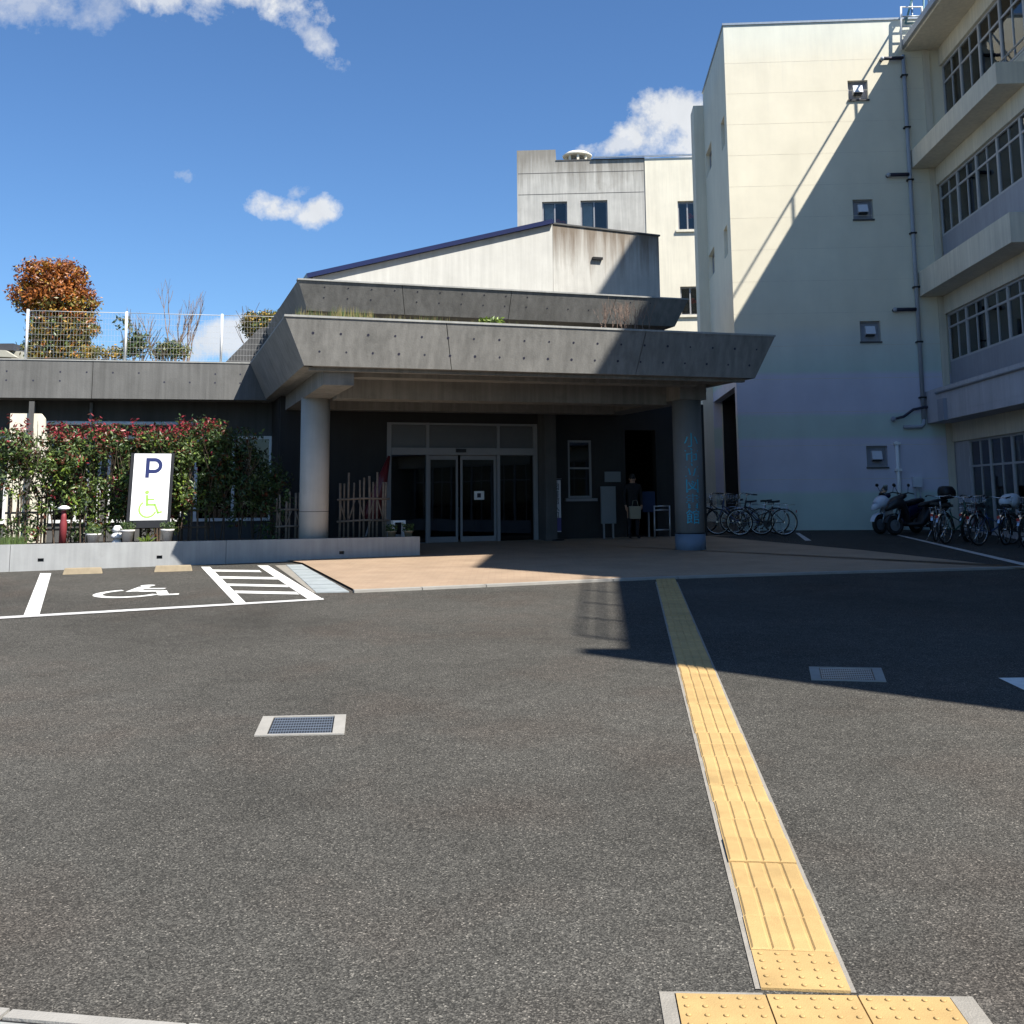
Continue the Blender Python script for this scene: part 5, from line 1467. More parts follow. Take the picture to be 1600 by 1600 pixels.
roof_bush('round_shrub', 'rounded olive shrub overhanging the canopy side behind the fence', 'shrub', 405, 545, 28.6, [(400, 506, 24, 17), (428, 500, 30, 12), (415, 520, 30, 16), (455, 494, 22, 8)], 7500, .09, gm, lambda p: random.choice((0, 1, 2, 2, 3)))
o = roof_o(279, 556, 30.0)
t = thing('bare_tree', 'leafless tree with fine upright twigs on the roof garden', 'tree', o)
mb = MB()
for sx in (-.25, -.05, .1, .22): branch(mb, o + V3((sx, 0, .0)), (V3((sx * .9, 0, 1)) + rnd_dir() * .15).normalized(), 1.25, .04, 4, .42, .3)
build(mb, 'branches', M['barebark'], t)
# tiled slope behind the fence: a second leaning parapet of the roof garden
sl_ = thing('garden_parapet', 'dark tiled sloping parapet behind the fence next to the canopy', 'parapet', LF.p(7, 1.6, ZT))
mb = MB(); Yp = 27.2
q = [D(350, 568, Yp), D(410, 568, Yp), D(470, 500, Yp), D(404, 514, Yp)]
mb.prism(q, V3((0, .5, 0))); build(mb, 'slab', M['darkwall'], sl_)

# green strip and tufts between the two parapets
mb = MB()
clump = [random.random() ** 1.5 for _ in range(24)]
for _ in range(6000):
    a = random.uniform(-.1, 5.4); b = random.uniform(.05, .9)
    p = CF.p(a, b, ZT - .12); h = random.uniform(.16, .40) * (1.05 - a / 9) * (.75 + .5 * clump[int(a * 4) % 24])
    w_ = uC * random.uniform(.006, .014)
    mb.face([p - w_, p + w_, p + ZV * h + rnd_dir() * .05], 0 if random.random() < .55 else 1)
build(mb, 'grass_strip', [M['drygrass'], M['grass']], kind='stuff', label='dry green grass growing in the canopy roof planter')
boxpart('roof_soil', M['soil'], None, CF, .15, CW - .15, .05 - LEAN + .2, bb - .05, ZT - .3, ZT - .1, kind='structure')
o = on(768, 503, CF.p(0, .2, 0), vC); o.z = ZT - .1
t = thing('roof_tuft', 'small green tuft peeking over the canopy edge', 'plant', o)
mb = MB()
for _ in range(240): leaf(mb, o + V3((random.uniform(-.22, .22), random.uniform(-.1, .1), random.uniform(.05, .30))), rnd_dir() + ZV * .5, .085, random.choice((0, 1, 1)))
build(mb, 'leaves', [M['leaf_mid'], M['leaf_lime']], t, kind='stuff')
o = on(972, 520, CF.p(0, .25, 0), vC); o.z = ZT - .1
t = thing('bare_shrub', 'leafless tan shrub with upright twigs on the canopy roof', 'shrub', o)
mb = MB()
for k in range(20):
    b = o + uC * random.uniform(-.46, .46) + vC * random.uniform(-.08, .08)
    branch(mb, b, (ZV + rnd_dir() * .3).normalized(), random.uniform(.26, .42), .009, 3, .45, .35)
build(mb, 'branches', M['barebark'], t)

# ------------------------------------------------------------------ distant house at far left
t = thing('distant_house', 'distant house with dark flat roof at the far left edge', 'house', D(0, 560, 70))
f = Fr(D(-90, 560, 70), (1, 0, 0), (0, 1, 0)); f.o.z = 0
z1 = D(0, 548, 70).z; z2 = D(0, 537, 70).z; xr = D(22, 540, 70).x - f.o.x
boxpart('wall', M['tanwall'], t, f, 0, xr + .35, .3, 8, 0, z1)
boxpart('roof', M['darkroof'], t, f, -.3, xr, -.1, 8, z1 + .003, z2)
mb = MB(); a_ = [D(-90, 556, 70), D(32, 560, 70), D(14, 549, 70), D(-90, 546, 70)]; mb.prism([p + V3((0, -.6, 0)) for p in a_], V3((0, .5, 0))); build(mb, 'lower_roof', M['tanwall'], t)

# ------------------------------------------------------------------ entrance front under the canopy
DB = CF.inv(G(720, 849))[1]
EF = Fr(CF.p(0, DB, 0), uC, vC)
def ep(x, y): return EF.inv(on(x, y, EF.o, vC))
front = thing('entrance_building', 'glazed aluminium entrance front with sliding doors deep under the canopy', 'entrance', EF.p(3.5, 0, gz(26)))
gd = gz(25.9)
xa, xb = ep(604, 760)[0], ep(840, 760)[0]
ztop = ep(700, 661)[2]; ztr = ep(700, 700)[2]; ztl = ep(700, 711)[2]
xs_ = [ep(x, 760)[0] for x in (668, 719, 779)]
hole_l = (xa, xb, gd - .5, ztop)
xo = [ep(x, 760)[0] for x in (888, 925, 978, 1026)]
hh2 = [hole_l, (xo[0], xo[1], ep(900, 778)[2], ep(900, 688)[2]), (xo[2], xo[3], gd - .5, ep(1000, 672)[2])]
ea0 = ep(436, 760)[0]
ea1 = EF.inv(on(1103, 760, EF.o, vC))[0]
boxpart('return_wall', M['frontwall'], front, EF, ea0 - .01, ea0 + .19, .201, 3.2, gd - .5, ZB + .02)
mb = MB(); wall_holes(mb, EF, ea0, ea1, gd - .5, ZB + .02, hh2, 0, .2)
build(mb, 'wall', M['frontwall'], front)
for (a0, a1, z0, z1, d_) in ((xa, xa + .10, gd, ztop, .1), (xb - .10, xb, gd, ztop, .1), (xs_[0] - .035, xs_[0] + .035, gd, ztop, .08), (xs_[2] - .035, xs_[2] + .035, gd, ztop, .08), ):
    boxpart('post', M['doorframe'], front, EF, a0, a1, -.02, d_, z0, z1)
boxpart('transom', M['doorframe'], front, EF, xa + .102, xb - .102, -.06, .12, ztl, ztr)
boxpart('head_bar', M['doorframe'], front, EF, xa + .102, xb - .102, -.01, .1, ztop - .05, ztop - .002)
boxpart('sensor', M['black'], front, EF, xs_[1] - .12, xs_[1] + .12, -.1, -.062, ztl + .06, ztl + .14)
boxpart('sill', M['doorframe'], front, EF, xa + .102, xb - .102, -.02, .1, gd - .01, gd + .03)
for (a0, a1) in ((xa + .10, xs_[0] - .035), (xs_[0] + .035, xs_[2] - .035), (xs_[2] + .035, xb - .10)):
    boxpart('transom_pane', M['frosted'], front, EF, a0 + .002, a1 - .002, .04, .05, ztr + .003, ztop - .055)
for (a0, a1) in ((xa + .10, xs_[0] - .035), (xs_[2] + .035, xb - .10)):
    boxpart('fixed_pane', M['glass_dark'], front, EF, a0 + .002, a1 - .002, .04, .05, gd + .035, ztl - .003)
for (a0, a1) in ((xs_[0] + .04, xs_[1] - .03), (xs_[1] + .03, xs_[2] - .04)):
    mb = MB(); w_ = .05; z0, z1 = gd + .035, ztl - .004
    mb.box(EF, a0, a0 + w_, .08, .12, z0, z1); mb.box(EF, a1 - w_, a1, .08, .12, z0, z1); mb.box(EF, a0 + w_, a1 - w_, .08, .12, z0, z0 + .12); mb.box(EF, a0 + w_, a1 - w_, .08, .12, z1 - .1, z1)
    dl = build(mb, 'sliding_door', M['doorframe'], front)
    boxpart('pane', M['glass_dark'], dl, EF, a0 + w_, a1 - w_, .095, .105, z0 + .12, z1 - .1)
nx, nz_ = ep(750, 774)[0], ep(750, 774)[2]
boxpart('door_notice', M['curtain'], front, EF, nx - .12, nx + .12, .068, .078, nz_ - .1, nz_ + .1)
boxpart('notice_print', M['print_dark'], front, EF, nx - .05, nx + .04, .064, .067, nz_ - .05, nz_ + .05)
px_, pz_ = ep(652, 752)[0], ep(652, 752)[2]
boxpart('poster', M['noticegrey'], front, EF, px_ - .16, px_ + .16, .06, .065, pz_ - .25, pz_ + .25)
# window at the reception and its sill, open lobby at right
mb = MB(); a0, a1, c0, c1 = hh2[1]; w_ = .05
mb.box(EF, a0, a1, .02, .1, c0, c0 + w_); mb.box(EF, a0, a1, .02, .1, c1 - w_, c1); mb.box(EF, a0, a0 + w_, .02, .1, c0 + w_, c1 - w_); mb.box(EF, a1 - w_, a1, .02, .1, c0 + w_, c1 - w_); mb.box(EF, a0 + w_, a1 - w_, .02, .1, (c0 + c1) / 2, (c0 + c1) / 2 + .04)
w = build(mb, 'window', M['doorframe'], front)
boxpart('pane', M['glass_dark'], w, EF, a0 + w_, a1 - w_, .055, .06, c0 + w_, (c0 + c1) / 2); boxpart('pane', M['glass_dark'], w, EF, a0 + w_, a1 - w_, .055, .06, (c0 + c1) / 2 + .04, c1 - w_)
boxpart('sill', M['doorframe'], w, EF, a0 - .1, a1 + .1, -.1, -.002, c0 - .08, c0 - .01)
# lobby interior
boxpart('lobby_wall', M['interior'], front, EF, ea0, ea1 - .02, 5.0, 5.2, gd - .4, ZB)
boxpart('lobby_floor', M['interior'], front, EF, ea0 + .2, ea1 - .2, .25, 5.0, gd - .3, gd + .005)
boxpart('lobby_ceiling', M['interior'], front, EF, ea0 + .2, ea1 - .2, .25, 5.0, ztop + .15, ztop + .2)
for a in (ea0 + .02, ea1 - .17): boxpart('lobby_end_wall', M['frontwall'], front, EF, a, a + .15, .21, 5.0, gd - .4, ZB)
for (a, w2, h2) in ((xs_[0] - .9, .5, 1.1), (xs_[2] + .3, .35, 1.7), (xs_[1] + .1, .6, .8)):
    boxpart('lobby_cabinet', M['noticegrey'], front, EF, a, a + w2, 2.6, 3.0, gd + .006, gd + h2)
# glowing bars added for the bright reflections and daylight seen in the lobby
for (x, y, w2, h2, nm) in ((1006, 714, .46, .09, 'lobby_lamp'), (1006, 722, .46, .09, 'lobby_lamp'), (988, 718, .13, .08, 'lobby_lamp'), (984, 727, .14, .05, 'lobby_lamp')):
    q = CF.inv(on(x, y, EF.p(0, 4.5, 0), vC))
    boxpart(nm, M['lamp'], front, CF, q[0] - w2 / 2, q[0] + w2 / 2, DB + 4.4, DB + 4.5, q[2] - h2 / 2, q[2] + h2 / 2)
# info boards and banner
def board(name, label, cat, x0, x1, y0, y1, mat, b0=-.12, legs=True, depth=.05):
    p0, p1 = EF.inv(on(x0, y0, EF.p(0, b0, 0), vC)), EF.inv(on(x1, y1, EF.p(0, b0, 0), vC))
    t = thing(name, label, cat, EF.p((p0[0] + p1[0]) / 2, b0, gd))
    boxpart('panel', M[mat], t, EF, p0[0], p1[0], b0, b0 + depth, p1[2], p0[2])
    return t, p0, p1
t, p0, p1 = board('hanging_banner', 'white vertical banner with dark characters beside the glass doors', 'banner', 861, 877, 750, 831, 'banner', -.4, depth=.012)
wB = p1[0] - p0[0]; hB = p0[2] - p1[2]
mb = MB()
for i, chx in enumerate('図書館入口'):
    text_mb(chx, Fr(EF.p((p0[0] + p1[0]) / 2, -.4, p0[2] - .06 - (i + 1) * hB * .135), uC, vC), wB * .72, .003, mb=mb)
build(mb, 'print', M['print_dark'], t)
boxpart('violet_field', M['purple'], t, EF, p0[0], p1[0], -.404, -.4015, p1[2] + .02, p1[2] + hB * .27)
mb = MB(); mb.tube([EF.p((p0[0] + p1[0]) / 2, -.37, gd), EF.p((p0[0] + p1[0]) / 2, -.37, p0[2] + .05)], .015, 8); mb.tube([EF.p(p0[0] - .03, -.37, p0[2] + .03), EF.p(p1[0] + .03, -.37, p0[2] + .03)], .01, 6)
build(mb, 'pole', M['alu_dull'], t)
mb = MB(); mb.lathe(EF.p((p0[0] + p1[0]) / 2, -.37, gd), [(.2, 0), (.2, .06), (.05, .08)], 16); build(mb, 'base', M['black'], t)
t, p0, p1 = board('notice_stand', 'grey standing notice board right of the reception window', 'notice board', 939, 963, 760, 818, 'noticegrey', -.35)
for a in (p0[0] + .05, p1[0] - .09): boxpart('leg', M['alu_dull'], t, EF, a, a + .04, -.33, -.29, gd, p1[2] - .002)
t, p0, p1 = board('wall_plate', 'small pale plate on the wall above the notice board', 'sign plate', 945, 970, 737, 753, 'noticegrey', -.03, depth=.028)
t, p0, p1 = board('blue_poster', 'dark blue poster on a stand in the lobby opening', 'poster', 1004, 1024, 768, 800, 'blueboard', -.25, depth=.03)
boxpart('leg', M['alu_dull'], t, EF, (p0[0] + p1[0]) / 2 - .02, (p0[0] + p1[0]) / 2 + .02, -.22, -.19, gd, p1[2] - .002)
# handrail at right
hr = thing('entrance_handrail', 'double steel handrail between the lobby opening and the right column', 'handrail', EF.p(ep(1036, 840)[0], -.4, gd))
p0, p1 = EF.inv(on(1022, 796, EF.p(0, -.5, 0), vC)), EF.inv(on(1046, 796, EF.p(0, -.5, 0), vC))
mb = MB()
for y in (791, 797, 828):
    z = EF.inv(on(1034, y, EF.p(0, -.5, 0), vC))[2]; mb.tube([EF.p(p0[0], -.5, z), EF.p(p1[0], -.5, z)], .02, 8)
build(mb, 'rail', M['alu'], hr)
for a in (p0[0], p1[0]):
    mb = MB(); mb.tube([EF.p(a, -.5, gd - .05), EF.p(a, -.5, EF.inv(on(1034, 790, EF.p(0, -.5, 0), vC))[2])], .022, 8); build(mb, 'post', M['alu'], hr)
# red parasol folded behind the log fence
o = EF.p(ep(560, 800)[0], -.6, gd)
t = thing('folded_parasol', 'folded dark red parasol leaning behind the log fence', 'parasol', o)
mb = MB(); ax = V3((.28, .05, 1)).normalized(); mb.lathe(o, [(.02, 0), (.02, .7)], 8, axis=ax); build(mb, 'pole', M['alu_dull'], t)
mb = MB(); mb.lathe(o + ax * .6, [(.17, 0), (.2, .15), (.12, .9), (.03, 1.45)], 12, axis=ax); build(mb, 'cover', M['frame_red'], t)
# column between: grey wall end at x 840-860 (buttress)
boxpart('buttress', M['darkwall'], front, EF, xb + .02, xb + .30, -.5, -.003, gd - .4, ZB + .02)
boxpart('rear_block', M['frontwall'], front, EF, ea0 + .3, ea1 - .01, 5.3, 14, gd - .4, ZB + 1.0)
boxpart('flat_roof', M['concrete'], front, EF, ea0 + .3, ea1 + .1, .0, 14, ZB + .34, ZB + .6)

# ------------------------------------------------------------------ bicycles
def make_bike(label, paint, basket=True, rz=0, loc=(0, 0, 0)):
    t = thing('bicycle', label, 'bicycle', loc, rz, 'bicycles parked by the walls')
    R = .33; wb = 1.08
    Wr, Wf = V3((0, 0, R)), V3((wb, 0, R))
    for c in (Wr, Wf):
        mb = MB(); mb.tube([c + V3((math.cos(g) * R * .95, 0, math.sin(g) * R * .95)) for g in [2 * math.pi * k / 28 for k in range(28)]], .019, 7, closed=True); w = build(mb, 'wheel', M['rubber'], t, local=True)
        mb = MB(); mb.tube([c + V3((math.cos(g) * R * .885, 0, math.sin(g) * R * .885)) for g in [2 * math.pi * k / 28 for k in range(28)]], .010, 5, closed=True)
        for k in range(18):
            g = 2 * math.pi * k / 18; mb.tube([c + V3((0, (.02 if k % 2 else -.02), 0)), c + V3((math.cos(g) * R * .88, 0, math.sin(g) * R * .88))], .0022, 3, caps=False)
        mb.lathe(c - V3((0, .04, 0)), [(.022, 0), (.022, .08)], 8, axis=V3((0, 1, 0)))
        build(mb, 'rim', M['steel'], w, local=True)
    bb_ = V3((.42, 0, .29)); st = V3((.27, 0, .70)); hd, hd2 = V3((.90, 0, .88)), V3((.94, 0, .68))
    mb = MB()
    mb.tube([bb_, st], .016, 8); mb.tube([bb_, V3((.68, 0, .40)), hd2], .018, 8); mb.tube([st - (st - bb_) * .25, V3((.6, 0, .50)), hd2 + V3((-.01, 0, .05))], .014, 8); mb.tube([hd, hd2], .02, 8)
    for s in (-.05, .05):
        mb.tube([Wr + V3((0, s, 0)), bb_ + V3((0, s * .6, 0))], .009, 6); mb.tube([Wr + V3((0, s, 0)), st + V3((0, s * .3, -.1))], .008, 6)
        mb.tube([hd2 + V3((0, s * .8, -.02)), Wf + V3((0, s, 0))], .011, 6)
    build(mb, 'frame', M[paint], t, local=True)
    mb = MB(); mb.tube([hd, hd + V3((-.02, 0, .12))], .012, 8)
    mb.tube([V3((.66, -.26, 1.0)), V3((.80, -.25, 1.03)), V3((.88, -.1, 1.0)), V3((.88, .1, 1.0)), V3((.80, .25, 1.03)), V3((.66, .26, 1.0))], .011, 8)
    hb = build(mb, 'handlebar', M['steel'], t, local=True)
    for s in (-1, 1):
        mb = MB(); mb.tube([V3((.64, .262 * s, 1.0)), V3((.75, .257 * s, 1.016))], .017, 8); build(mb, 'grip', M['black'], hb, local=True)
    mb = MB(); mb.tube([st - V3((0, 0, .05)), st + V3((-.03, 0, .12))], .013, 8); build(mb, 'seat_post', M['steel'], t, local=True)
    mb = MB(); z = st.z + .14
    prof = [(-.16, .09, z + .03), (-.10, .11, z + .02), (.0, .075, z + .01), (.08, .035, z + .01), (.13, .022, z)]
    for i in range(len(prof) - 1):
        a, b = prof[i], prof[i + 1]; x_ = .25
        mb.hexa([(x_ + a[0], -a[1], a[2] - .05), (x_ + b[0], -b[1], b[2] - .05), (x_ + b[0], b[1], b[2] - .05), (x_ + a[0], a[1], a[2] - .05)], [(x_ + a[0], -a[1] * .8, a[2]), (x_ + b[0], -b[1] * .8, b[2]), (x_ + b[0], b[1] * .8, b[2]), (x_ + a[0], a[1] * .8, a[2])])
    build(mb, 'saddle', M['black'], t, local=True)
    for c, g0, g1 in ((Wr, -.35, 2.75), (Wf, .35, 2.5)):
        mb = MB(); rr = R * 1.08
        for k in range(14):
            a, b = g0 + (g1 - g0) * k / 14, g0 + (g1 - g0) * (k + 1) / 14
            mb.hexa([c + V3((math.cos(q) * rr, s, math.sin(q) * rr)) for q, s in ((a, -.028), (b, -.028), (b, .028), (a, .028))], [c + V3((math.cos(q) * (rr + .006), s, math.sin(q) * (rr + .006))) for q, s in ((a, -.022), (b, -.022), (b, .022), (a, .022))])
        build(mb, 'mudguard', M['steel'], t, local=True)
    mb = MB(); zz = R * 2 + .09
    mb.tube([V3((-.28, -.06, zz)), V3((.2, -.06, zz)), V3((.2, .06, zz)), V3((-.28, .06, zz)), V3((-.28, -.06, zz))], .007, 6)
    for x in (-.15, 0, .1): mb.tube([V3((x, -.06, zz)), V3((x, .06, zz))], .005, 5)
    for s in (-.06, .06): mb.tube([V3((-.1, s, zz)), Wr + V3((0, s, 0))], .005, 5)
    build(mb, 'carrier', M['steel'], t, local=True)
    mb = MB(); mb.lathe(bb_ + V3((0, .045, 0)), [(.09, 0), (.09, .012)], 18, axis=V3((0, 1, 0))); mb.tube([bb_ + V3((.12, -.1, -.12)), bb_ + V3((0, -.09, 0)), bb_ + V3((0, .09, 0)), bb_ + V3((-.12, .1, .12))], .01, 6)
    ck = build(mb, 'crank', M['black'], t, local=True)
    for (x_, y_, z_) in ((.54, -.145, .168), (.30, .145, .412)): boxpart('pedal', M['black'], ck, Fr((x_, y_, z_), (1, 0, 0), (0, 1, 0)), -.04, .04, -.045, .045, -.012, .012, local=True)
    mb = MB(); mb.box(WORLD, -.315, -.295, -.03, .03, .56, .62); build(mb, 'reflector', M['redlamp'], t, local=True)
    mb = MB(); mb.tube([V3((.1, .06, .3)), V3((.02, .2, .02))], .009, 6); build(mb, 'stand', M['steel'], t, local=True)
    if basket:
        mb = MB()
        bs = [(1.0, .11, .74), (1.0, .15, 1.0)]
        for zz, hw_, x0, x1 in ((.76, .13, .95, 1.20), (.84, .14, .95, 1.22), (.92, .15, .94, 1.24), (1.0, .16, .94, 1.26)):
            mb.tube([V3((x0, -hw_, zz)), V3((x1, -hw_, zz)), V3((x1, hw_, zz)), V3((x0, hw_, zz))], .005, 5, closed=True)
        for k in range(8):
            y = -.13 + k * .037; mb.tube([V3((1.20, y, .76)), V3((1.26, y * 1.2, 1.0))], .0035, 4); mb.tube([V3((.95, y, .76)), V3((.94, y * 1.2, 1.0))], .0035, 4); mb.tube([V3((.95, y, .76)), V3((1.2, y, .76))], .0035, 4)
        for k in range(7):
            x = .96 + k * .04
            for s in (-1, 1): mb.tube([V3((x, .13 * s, .76)), V3((x * 1.01, .16 * s, 1.0))], .0035, 4)
        build(mb, 'basket', M['steel'], t, local=True, kind='stuff')
    return t


def gplace(px, py):
    p = G(px, py); return V3((p.x, p.y, gz(p.y)))
# left group by the canopy column and dark gap: rear wheels point to the right
bikes = [
    (1226, 837, 172, 'frame_black', False, 'black bicycle with rear wheel furthest right, against the pale wall'),
    (1214, 834, 168, 'frame_silver', True, 'silver bicycle tucked just behind the black rightmost one by the tower wall'),
    (1190, 836, 163, 'frame_blue', True, 'dark blue bicycle with front basket in the group beside the column'),
    (1168, 832, 158, 'frame_black', True, 'black basket bicycle deepest in the dark gap beside the column'),
    (1462, 846, 60, 'frame_silver', False, 'silver bicycle right beside the black scooter'),
    (1478, 850, 40, 'frame_green', True, 'green bicycle with basket in the middle of the row outside the wing windows'),
    (1510, 846, 52, 'frame_red', True, 'maroon bicycle with basket left of the pale covered one'),
    (1530, 853, 30, 'frame_blue', True, 'dark blue bicycle with a pale cover on its basket'),
    (1572, 852, 45, 'frame_black', True, 'black bicycle near the right edge of the photo'),
    (1606, 858, 38, 'frame_silver', True, 'silver bicycle cut off by the right edge of the photo'),
]
for (x, y, rz, paint, bk, lab) in bikes: make_bike(lab, paint, bk, math.radians(rz), gplace(x, y))
cov = gplace(1530, 853); a_ = math.radians(30); cp_ = cov + V3((math.cos(a_) * 1.09, math.sin(a_) * 1.09, .93))
mb = MB(); mb.blob(cp_, (.2, .2, .16), 14, 9); mb.blob(cp_ + V3((.1, .05, .05)), (.16, .15, .12), 12, 8); mb.blob(cp_ + V3((-.1, -.06, -.02)), (.15, .14, .12), 12, 8)
build(mb, 'basket_cover', M['plasticwhite'], label='crumpled pale plastic cover over the basket of a blue bicycle', cat='basket cover')


def make_scooter(label, loc, rz, paint, paint2, box=False, screen=True):
    t = thing('motor_scooter', label, 'motor scooter', loc, rz, 'scooters parked by the tower wall')
    R = .24
    for cx in (0, 1.22):
        c = V3((cx, 0, R)); mb = MB()
        mb.tube([c + V3((math.cos(g) * .185, 0, math.sin(g) * .185)) for g in [2 * math.pi * k / 24 for k in range(24)]], .056, 10, closed=True); w = build(mb, 'wheel', M['rubber'], t, local=True)
        mb = MB(); mb.lathe(c - V3((0, .03, 0)), [(.135, 0), (.14, .03), (.135, .06)], 20, axis=V3((0, 1, 0))); build(mb, 'rim', M['galv'], w, local=True)
    mb = MB()   # front apron and nose
    def hull(sec, m=0):
        vs = []; n = 12
        for (x, z, hy, hz_, tilt) in sec:
            for k in range(n):
                g = 2 * math.pi * k / n; cy, cz = math.copysign(abs(math.cos(g)) ** .7, math.cos(g)) * hy, math.copysign(abs(math.sin(g)) ** .7, math.sin(g)) * hz_
                vs.append(V3((x + cz * math.sin(tilt), cy, z + cz * math.cos(tilt))))
        fs = [(i * n + k, (i + 1) * n + k, (i + 1) * n + (k + 1) % n, i * n + (k + 1) % n) for i in range(len(sec) - 1) for k in range(n)]
        fs += [tuple(range(n)), tuple((len(sec) - 1) * n + k for k in range(n - 1, -1, -1))]
        mb.add(vs, fs, m, True)
    hull([(1.46, .60, .03, .03, .3), (1.36, .67, .09, .08, .35), (1.22, .76, .15, .13, .35), (1.08, .80, .19, .16, .3), (.98, .68, .18, .24, .2), (.90, .52, .15, .24, .1), (.86, .40, .12, .14, 0)])
    build(mb, 'front_fairing', M[paint], t, local=True)
    mb = MB(); hull([(1.22, .83, .02, .02, 0), (1.10, .88, .12, .05, 0), (.98, .93, .15, .06, .2), (.9, .96, .10, .05, .3)]); build(mb, 'dash_cowl', M[paint2], t, local=True)
    mb = MB(); hull([(.90, .26, .14, .05, 0), (.55, .25, .17, .06, 0), (.45, .35, .17, .14, 0), (.30, .50, .17, .19, 0), (.0, .60, .18, .17, 0), (-.25, .68, .12, .10, 0), (-.38, .74, .05, .04, 0)])
    build(mb, 'body', M[paint2], t, local=True)
    mb = MB(); hull([(.52, .70, .04, .03, 0), (.40, .74, .12, .05, 0), (.15, .76, .14, .06, 0), (.0, .80, .13, .06, 0), (-.2, .82, .11, .06, 0), (-.32, .82, .04, .03, 0)]); build(mb, 'seat', M['black'], t, local=True)
    mb = MB()
    for k in range(10):
        a, b = .25 + 2.2 * k / 10, .25 + 2.2 * (k + 1) / 10; rr = .265
        mb.hexa([V3((1.22 + math.cos(q) * rr, s, R + math.sin(q) * rr)) for q, s in ((a, -.07), (b, -.07), (b, .07), (a, .07))], [V3((1.22 + math.cos(q) * (rr + .02), s, R + math.sin(q) * (rr + .02))) for q, s in ((a, -.05), (b, -.05), (b, .05), (a, .05))])
    build(mb, 'front_mudguard', M[paint], t, local=True)
    mb = MB()
    for s in (-.075, .075): mb.tube([V3((1.22, s, R)), V3((1.08, s * .9, .62))], .02, 8)
    build(mb, 'fork', M['galv'], t, local=True)
    mb = MB(); mb.tube([V3((.86, -.33, .99)), V3((.93, -.2, 1.02)), V3((.95, 0, .98)), V3((.93, .2, 1.02)), V3((.86, .33, .99))], .014, 8); hb = build(mb, 'handlebar', M['black'], t, local=True)
    for s in (-1, 1):
        mb = MB(); mb.tube([V3((.94, .2 * s, 1.02)), V3((.97, .27 * s, 1.17))], .007, 6); mb.blob(V3((.97, .28 * s, 1.2)), (.015, .06, .04), 10, 6); build(mb, 'mirror', M['black'], hb, local=True)
    mb = MB(); mb.blob(V3((1.33, .0, .74)), (.06, .10, .06), 12, 8); build(mb, 'headlight', M['glass'], t, local=True)
    mb = MB(); mb.blob(V3((-.36, 0, .70)), (.05, .09, .04), 10, 6); build(mb, 'tail_light', M['redlamp'], t, local=True)
    mb = MB(); mb.tube([V3((.4, -.13, .2)), V3((.1, -.19, .22)), V3((-.3, -.2, .34))], [.02, .05, .055], 10); build(mb, 'exhaust', M['steel'], t, local=True)
    if screen:
        mb = MB(); hull([(1.14, .90, .11, .012, .5), (1.02, 1.08, .12, .012, .5), (.96, 1.2, .07, .01, .5)]); build(mb, 'windscreen', M['glass_dark'], t, local=True)
    if box:
        mb = MB(); hull([(-.12, 1.0, .10, .10, 0), (-.2, 1.02, .2, .16, 0), (-.4, 1.02, .2, .16, 0), (-.5, 1.0, .12, .10, 0)]); build(mb, 'top_box', M['black'], t, local=True)
        mb = MB(); mb.tube([V3((-.15, 0, .78)), V3((-.3, 0, .88))], .03, 8); build(mb, 'rack', M['galv'], t, local=True)
    return t
p = gplace(1432, 833); make_scooter('white fronted sporty scooter with its nose toward the pale tower wall', p, math.radians(207), 'bikeblue', 'bikenavy')
p = gplace(1466, 835); make_scooter('black scooter with a round top box behind the white fronted one', p, math.radians(196), 'frame_black', 'black', True, False)

# ------------------------------------------------------------------ person at the lobby opening
pbase = on(990, 842, EF.p(0, -.7, 0), vC); pbase.z = gz(pbase.y) + .03
person = thing('person', 'person in dark clothes carrying a beige bag at the lobby opening', 'person', pbase, math.radians(10))
J = dict(pel=(0, 0, .93), sp=(0, -.01, 1.12), ch=(0, -.01, 1.32), nk=(0, 0, 1.44), hd=(0, -.015, 1.56), ht=(0, -.005, 1.66),
         hl=(.09, 0, .88), kl=(.11, -.03, .48), al=(.11, .02, .09), tl=(.13, -.15, .04), hr=(-.09, 0, .88), kr=(-.10, .0, .48), ar=(-.10, .05, .09), tr=(-.12, -.12, .04),
         sl=(.185, 0, 1.37), el=(.235, .02, 1.10), wl=(.20, -.12, .90), gl=(.19, -.16, .84), sr=(-.185, 0, 1.37), er=(-.225, .03, 1.10), wr=(-.21, -.06, .87), gr=(-.205, -.09, .80))
Rr = dict(pel=.145, sp=.13, ch=.15, nk=.055, hd=.085, ht=.07, hl=.09, kl=.062, al=.045, tl=.035, hr=.09, kr=.062, ar=.045, tr=.035, sl=.07, el=.05, wl=.034, gl=.03, sr=.07, er=.05, wr=.034, gr=.03)
Ed = [('pel', 'sp'), ('sp', 'ch'), ('ch', 'nk'), ('nk', 'hd'), ('hd', 'ht'), ('pel', 'hl'), ('hl', 'kl'), ('kl', 'al'), ('al', 'tl'), ('pel', 'hr'), ('hr', 'kr'), ('kr', 'ar'), ('ar', 'tr'), ('ch', 'sl'), ('sl', 'el'), ('el', 'wl'), ('wl', 'gl'), ('ch', 'sr'), ('sr', 'er'), ('er', 'wr'), ('wr', 'gr')]
keys = list(J); fing = []
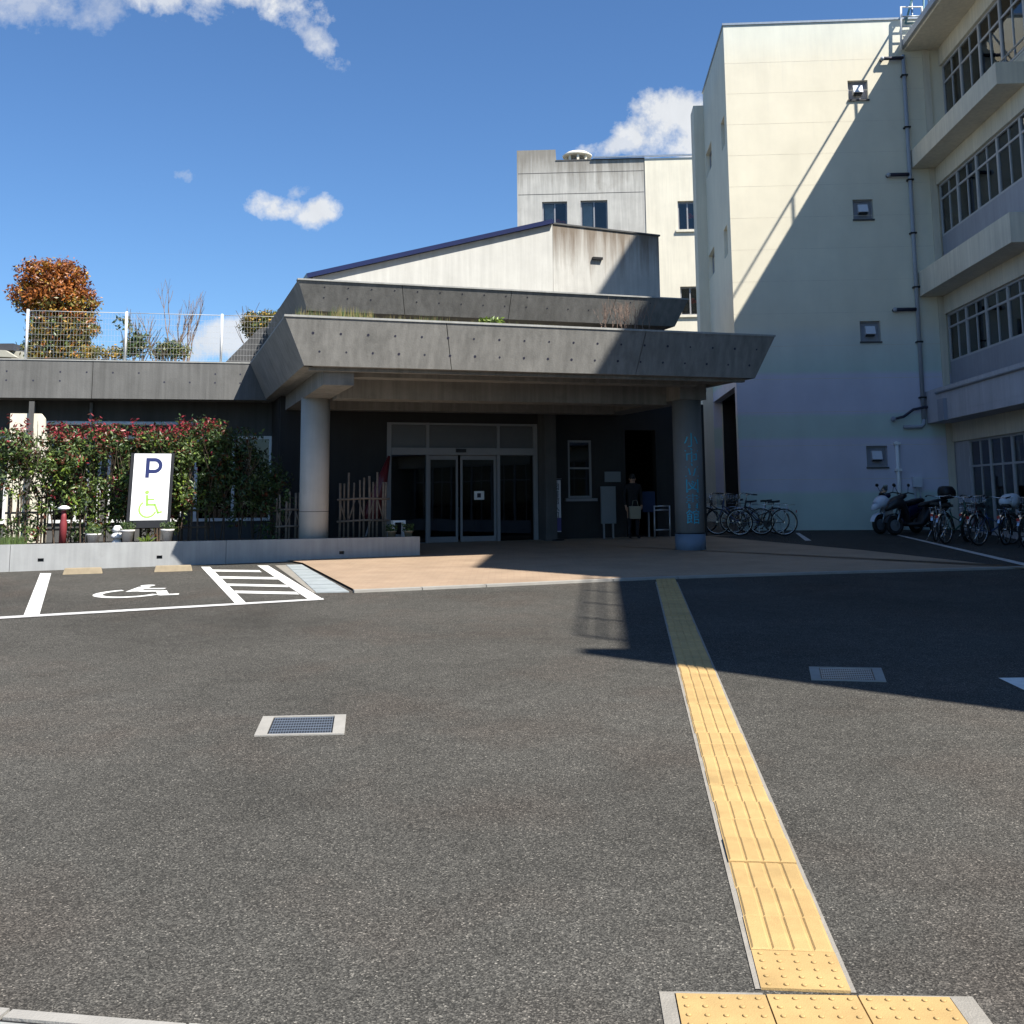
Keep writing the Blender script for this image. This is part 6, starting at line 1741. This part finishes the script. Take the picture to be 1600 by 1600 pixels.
for s_, wk in ((1, 'gl'), (-1, 'gr')):
    b = V3(J[wk])
    for k in range(4):
        off = V3((0, -.03 + .02 * k, 0)); n1, n2_ = f'{wk}f{k}a', f'{wk}f{k}b'
        J[n1] = tuple(b + off + V3((0, -.005, -.045))); J[n2_] = tuple(b + off + V3((-.015 * s_, -.005, -.085 + .006 * abs(k - 1.5))))
        Rr[n1] = .0095; Rr[n2_] = .008; Ed += [(wk, n1), (n1, n2_)]
    n1, n2_ = f'{wk}t1', f'{wk}t2'
    J[n1] = tuple(b + V3((-.01 * s_, -.04, -.015))); J[n2_] = tuple(b + V3((-.02 * s_, -.055, -.05))); Rr[n1] = .011; Rr[n2_] = .009; Ed += [(wk, n1), (n1, n2_)]
keys = list(J)
me = bpy.data.meshes.new('body'); me.from_pydata([J[k] for k in keys], [(keys.index(a), keys.index(b)) for a, b in Ed], [])
body = bpy.data.objects.new('body', me); COL.objects.link(body)
sk = body.modifiers.new('skin', 'SKIN'); sk.use_smooth_shade = True
for i, k in enumerate(keys):
    v = me.skin_vertices[0].data[i]; r = Rr[k]; v.radius = (r, r * (.72 if k in ('pel', 'sp', 'ch') else 1)); v.use_root = (k == 'pel')
sb = body.modifiers.new('sub', 'SUBSURF'); sb.levels = 1; sb.render_levels = 1
dg = bpy.context.evaluated_depsgraph_get(); dg.update()
me2 = bpy.data.meshes.new_from_object(body.evaluated_get(dg)); bpy.data.objects.remove(body)
for nm in ('jacket', 'trouser', 'skin', 'black'): me2.materials.append(M[nm])
for pl in me2.polygons:
    c = pl.center; pl.use_smooth = True
    pl.material_index = 2 if (c.z > 1.45 or (abs(c.x) > .15 and c.z < .88)) else (0 if c.z > .86 else (1 if c.z > .1 else 3))
body = bpy.data.objects.new('body', me2); COL.objects.link(body); body.parent = person
mb = MB(); mb.blob((0, .01, 1.60), (.085, .10, .105), 14, 9); build(mb, 'hair', M['hair'], person, local=True)
mb = MB(); mb.blob((0, -.098, 1.545), (.012, .016, .022), 8, 6)
for s in (-1, 1): mb.blob((.085 * s, .0, 1.55), (.014, .025, .03), 8, 6)
build(mb, 'face_features', M['skin'], person, local=True)
mb = MB()
for s in (-1, 1): mb.blob((.032 * s, -.088, 1.575), (.013, .008, .008), 8, 6)
mb.blob((0, -.09, 1.51), (.025, .008, .006), 8, 6); build(mb, 'eyes_and_mouth', M['hair'], person, local=True)
bg_loc = pbase
person.scale = (.9, .9, .9)
bag = thing('tote_bag', 'beige tote bag hanging from the hand of the person in dark clothes', 'bag', pbase, math.radians(10))
mb = MB(); mb.hexa([(-.14, -.24, .52), (.14, -.24, .52), (.14, -.14, .52), (-.14, -.14, .52)], [(-.16, -.22, .85), (.16, -.22, .85), (.16, -.16, .85), (-.16, -.16, .85)]); build(mb, 'pouch', M['bagtan'], bag, local=True, bevel=.015)
mb = MB(); mb.tube([V3((-.08, -.19, .84)), V3((-.04, -.18, 1.0)), V3((.06, -.17, 1.0)), V3((.1, -.19, .84))], .008, 6); build(mb, 'strap', M['bagtan'], bag, local=True)
bag.scale = (.9, .9, .9)

print('key', dict(ZR=round(ZR, 2), zs=[round(z, 2) for z in zs], Ttop=round(Ttop, 2), bb=round(bb, 2), ZB2=round(ZB2, 2), CW=round(CW, 2), PZ=round(PZ, 2), Zl=round(Zl, 2), zw=round(zw, 2), pa=round(pa, 2), pb=round(pb, 2), DB=round(DB, 2), HB=round(HB, 2)))
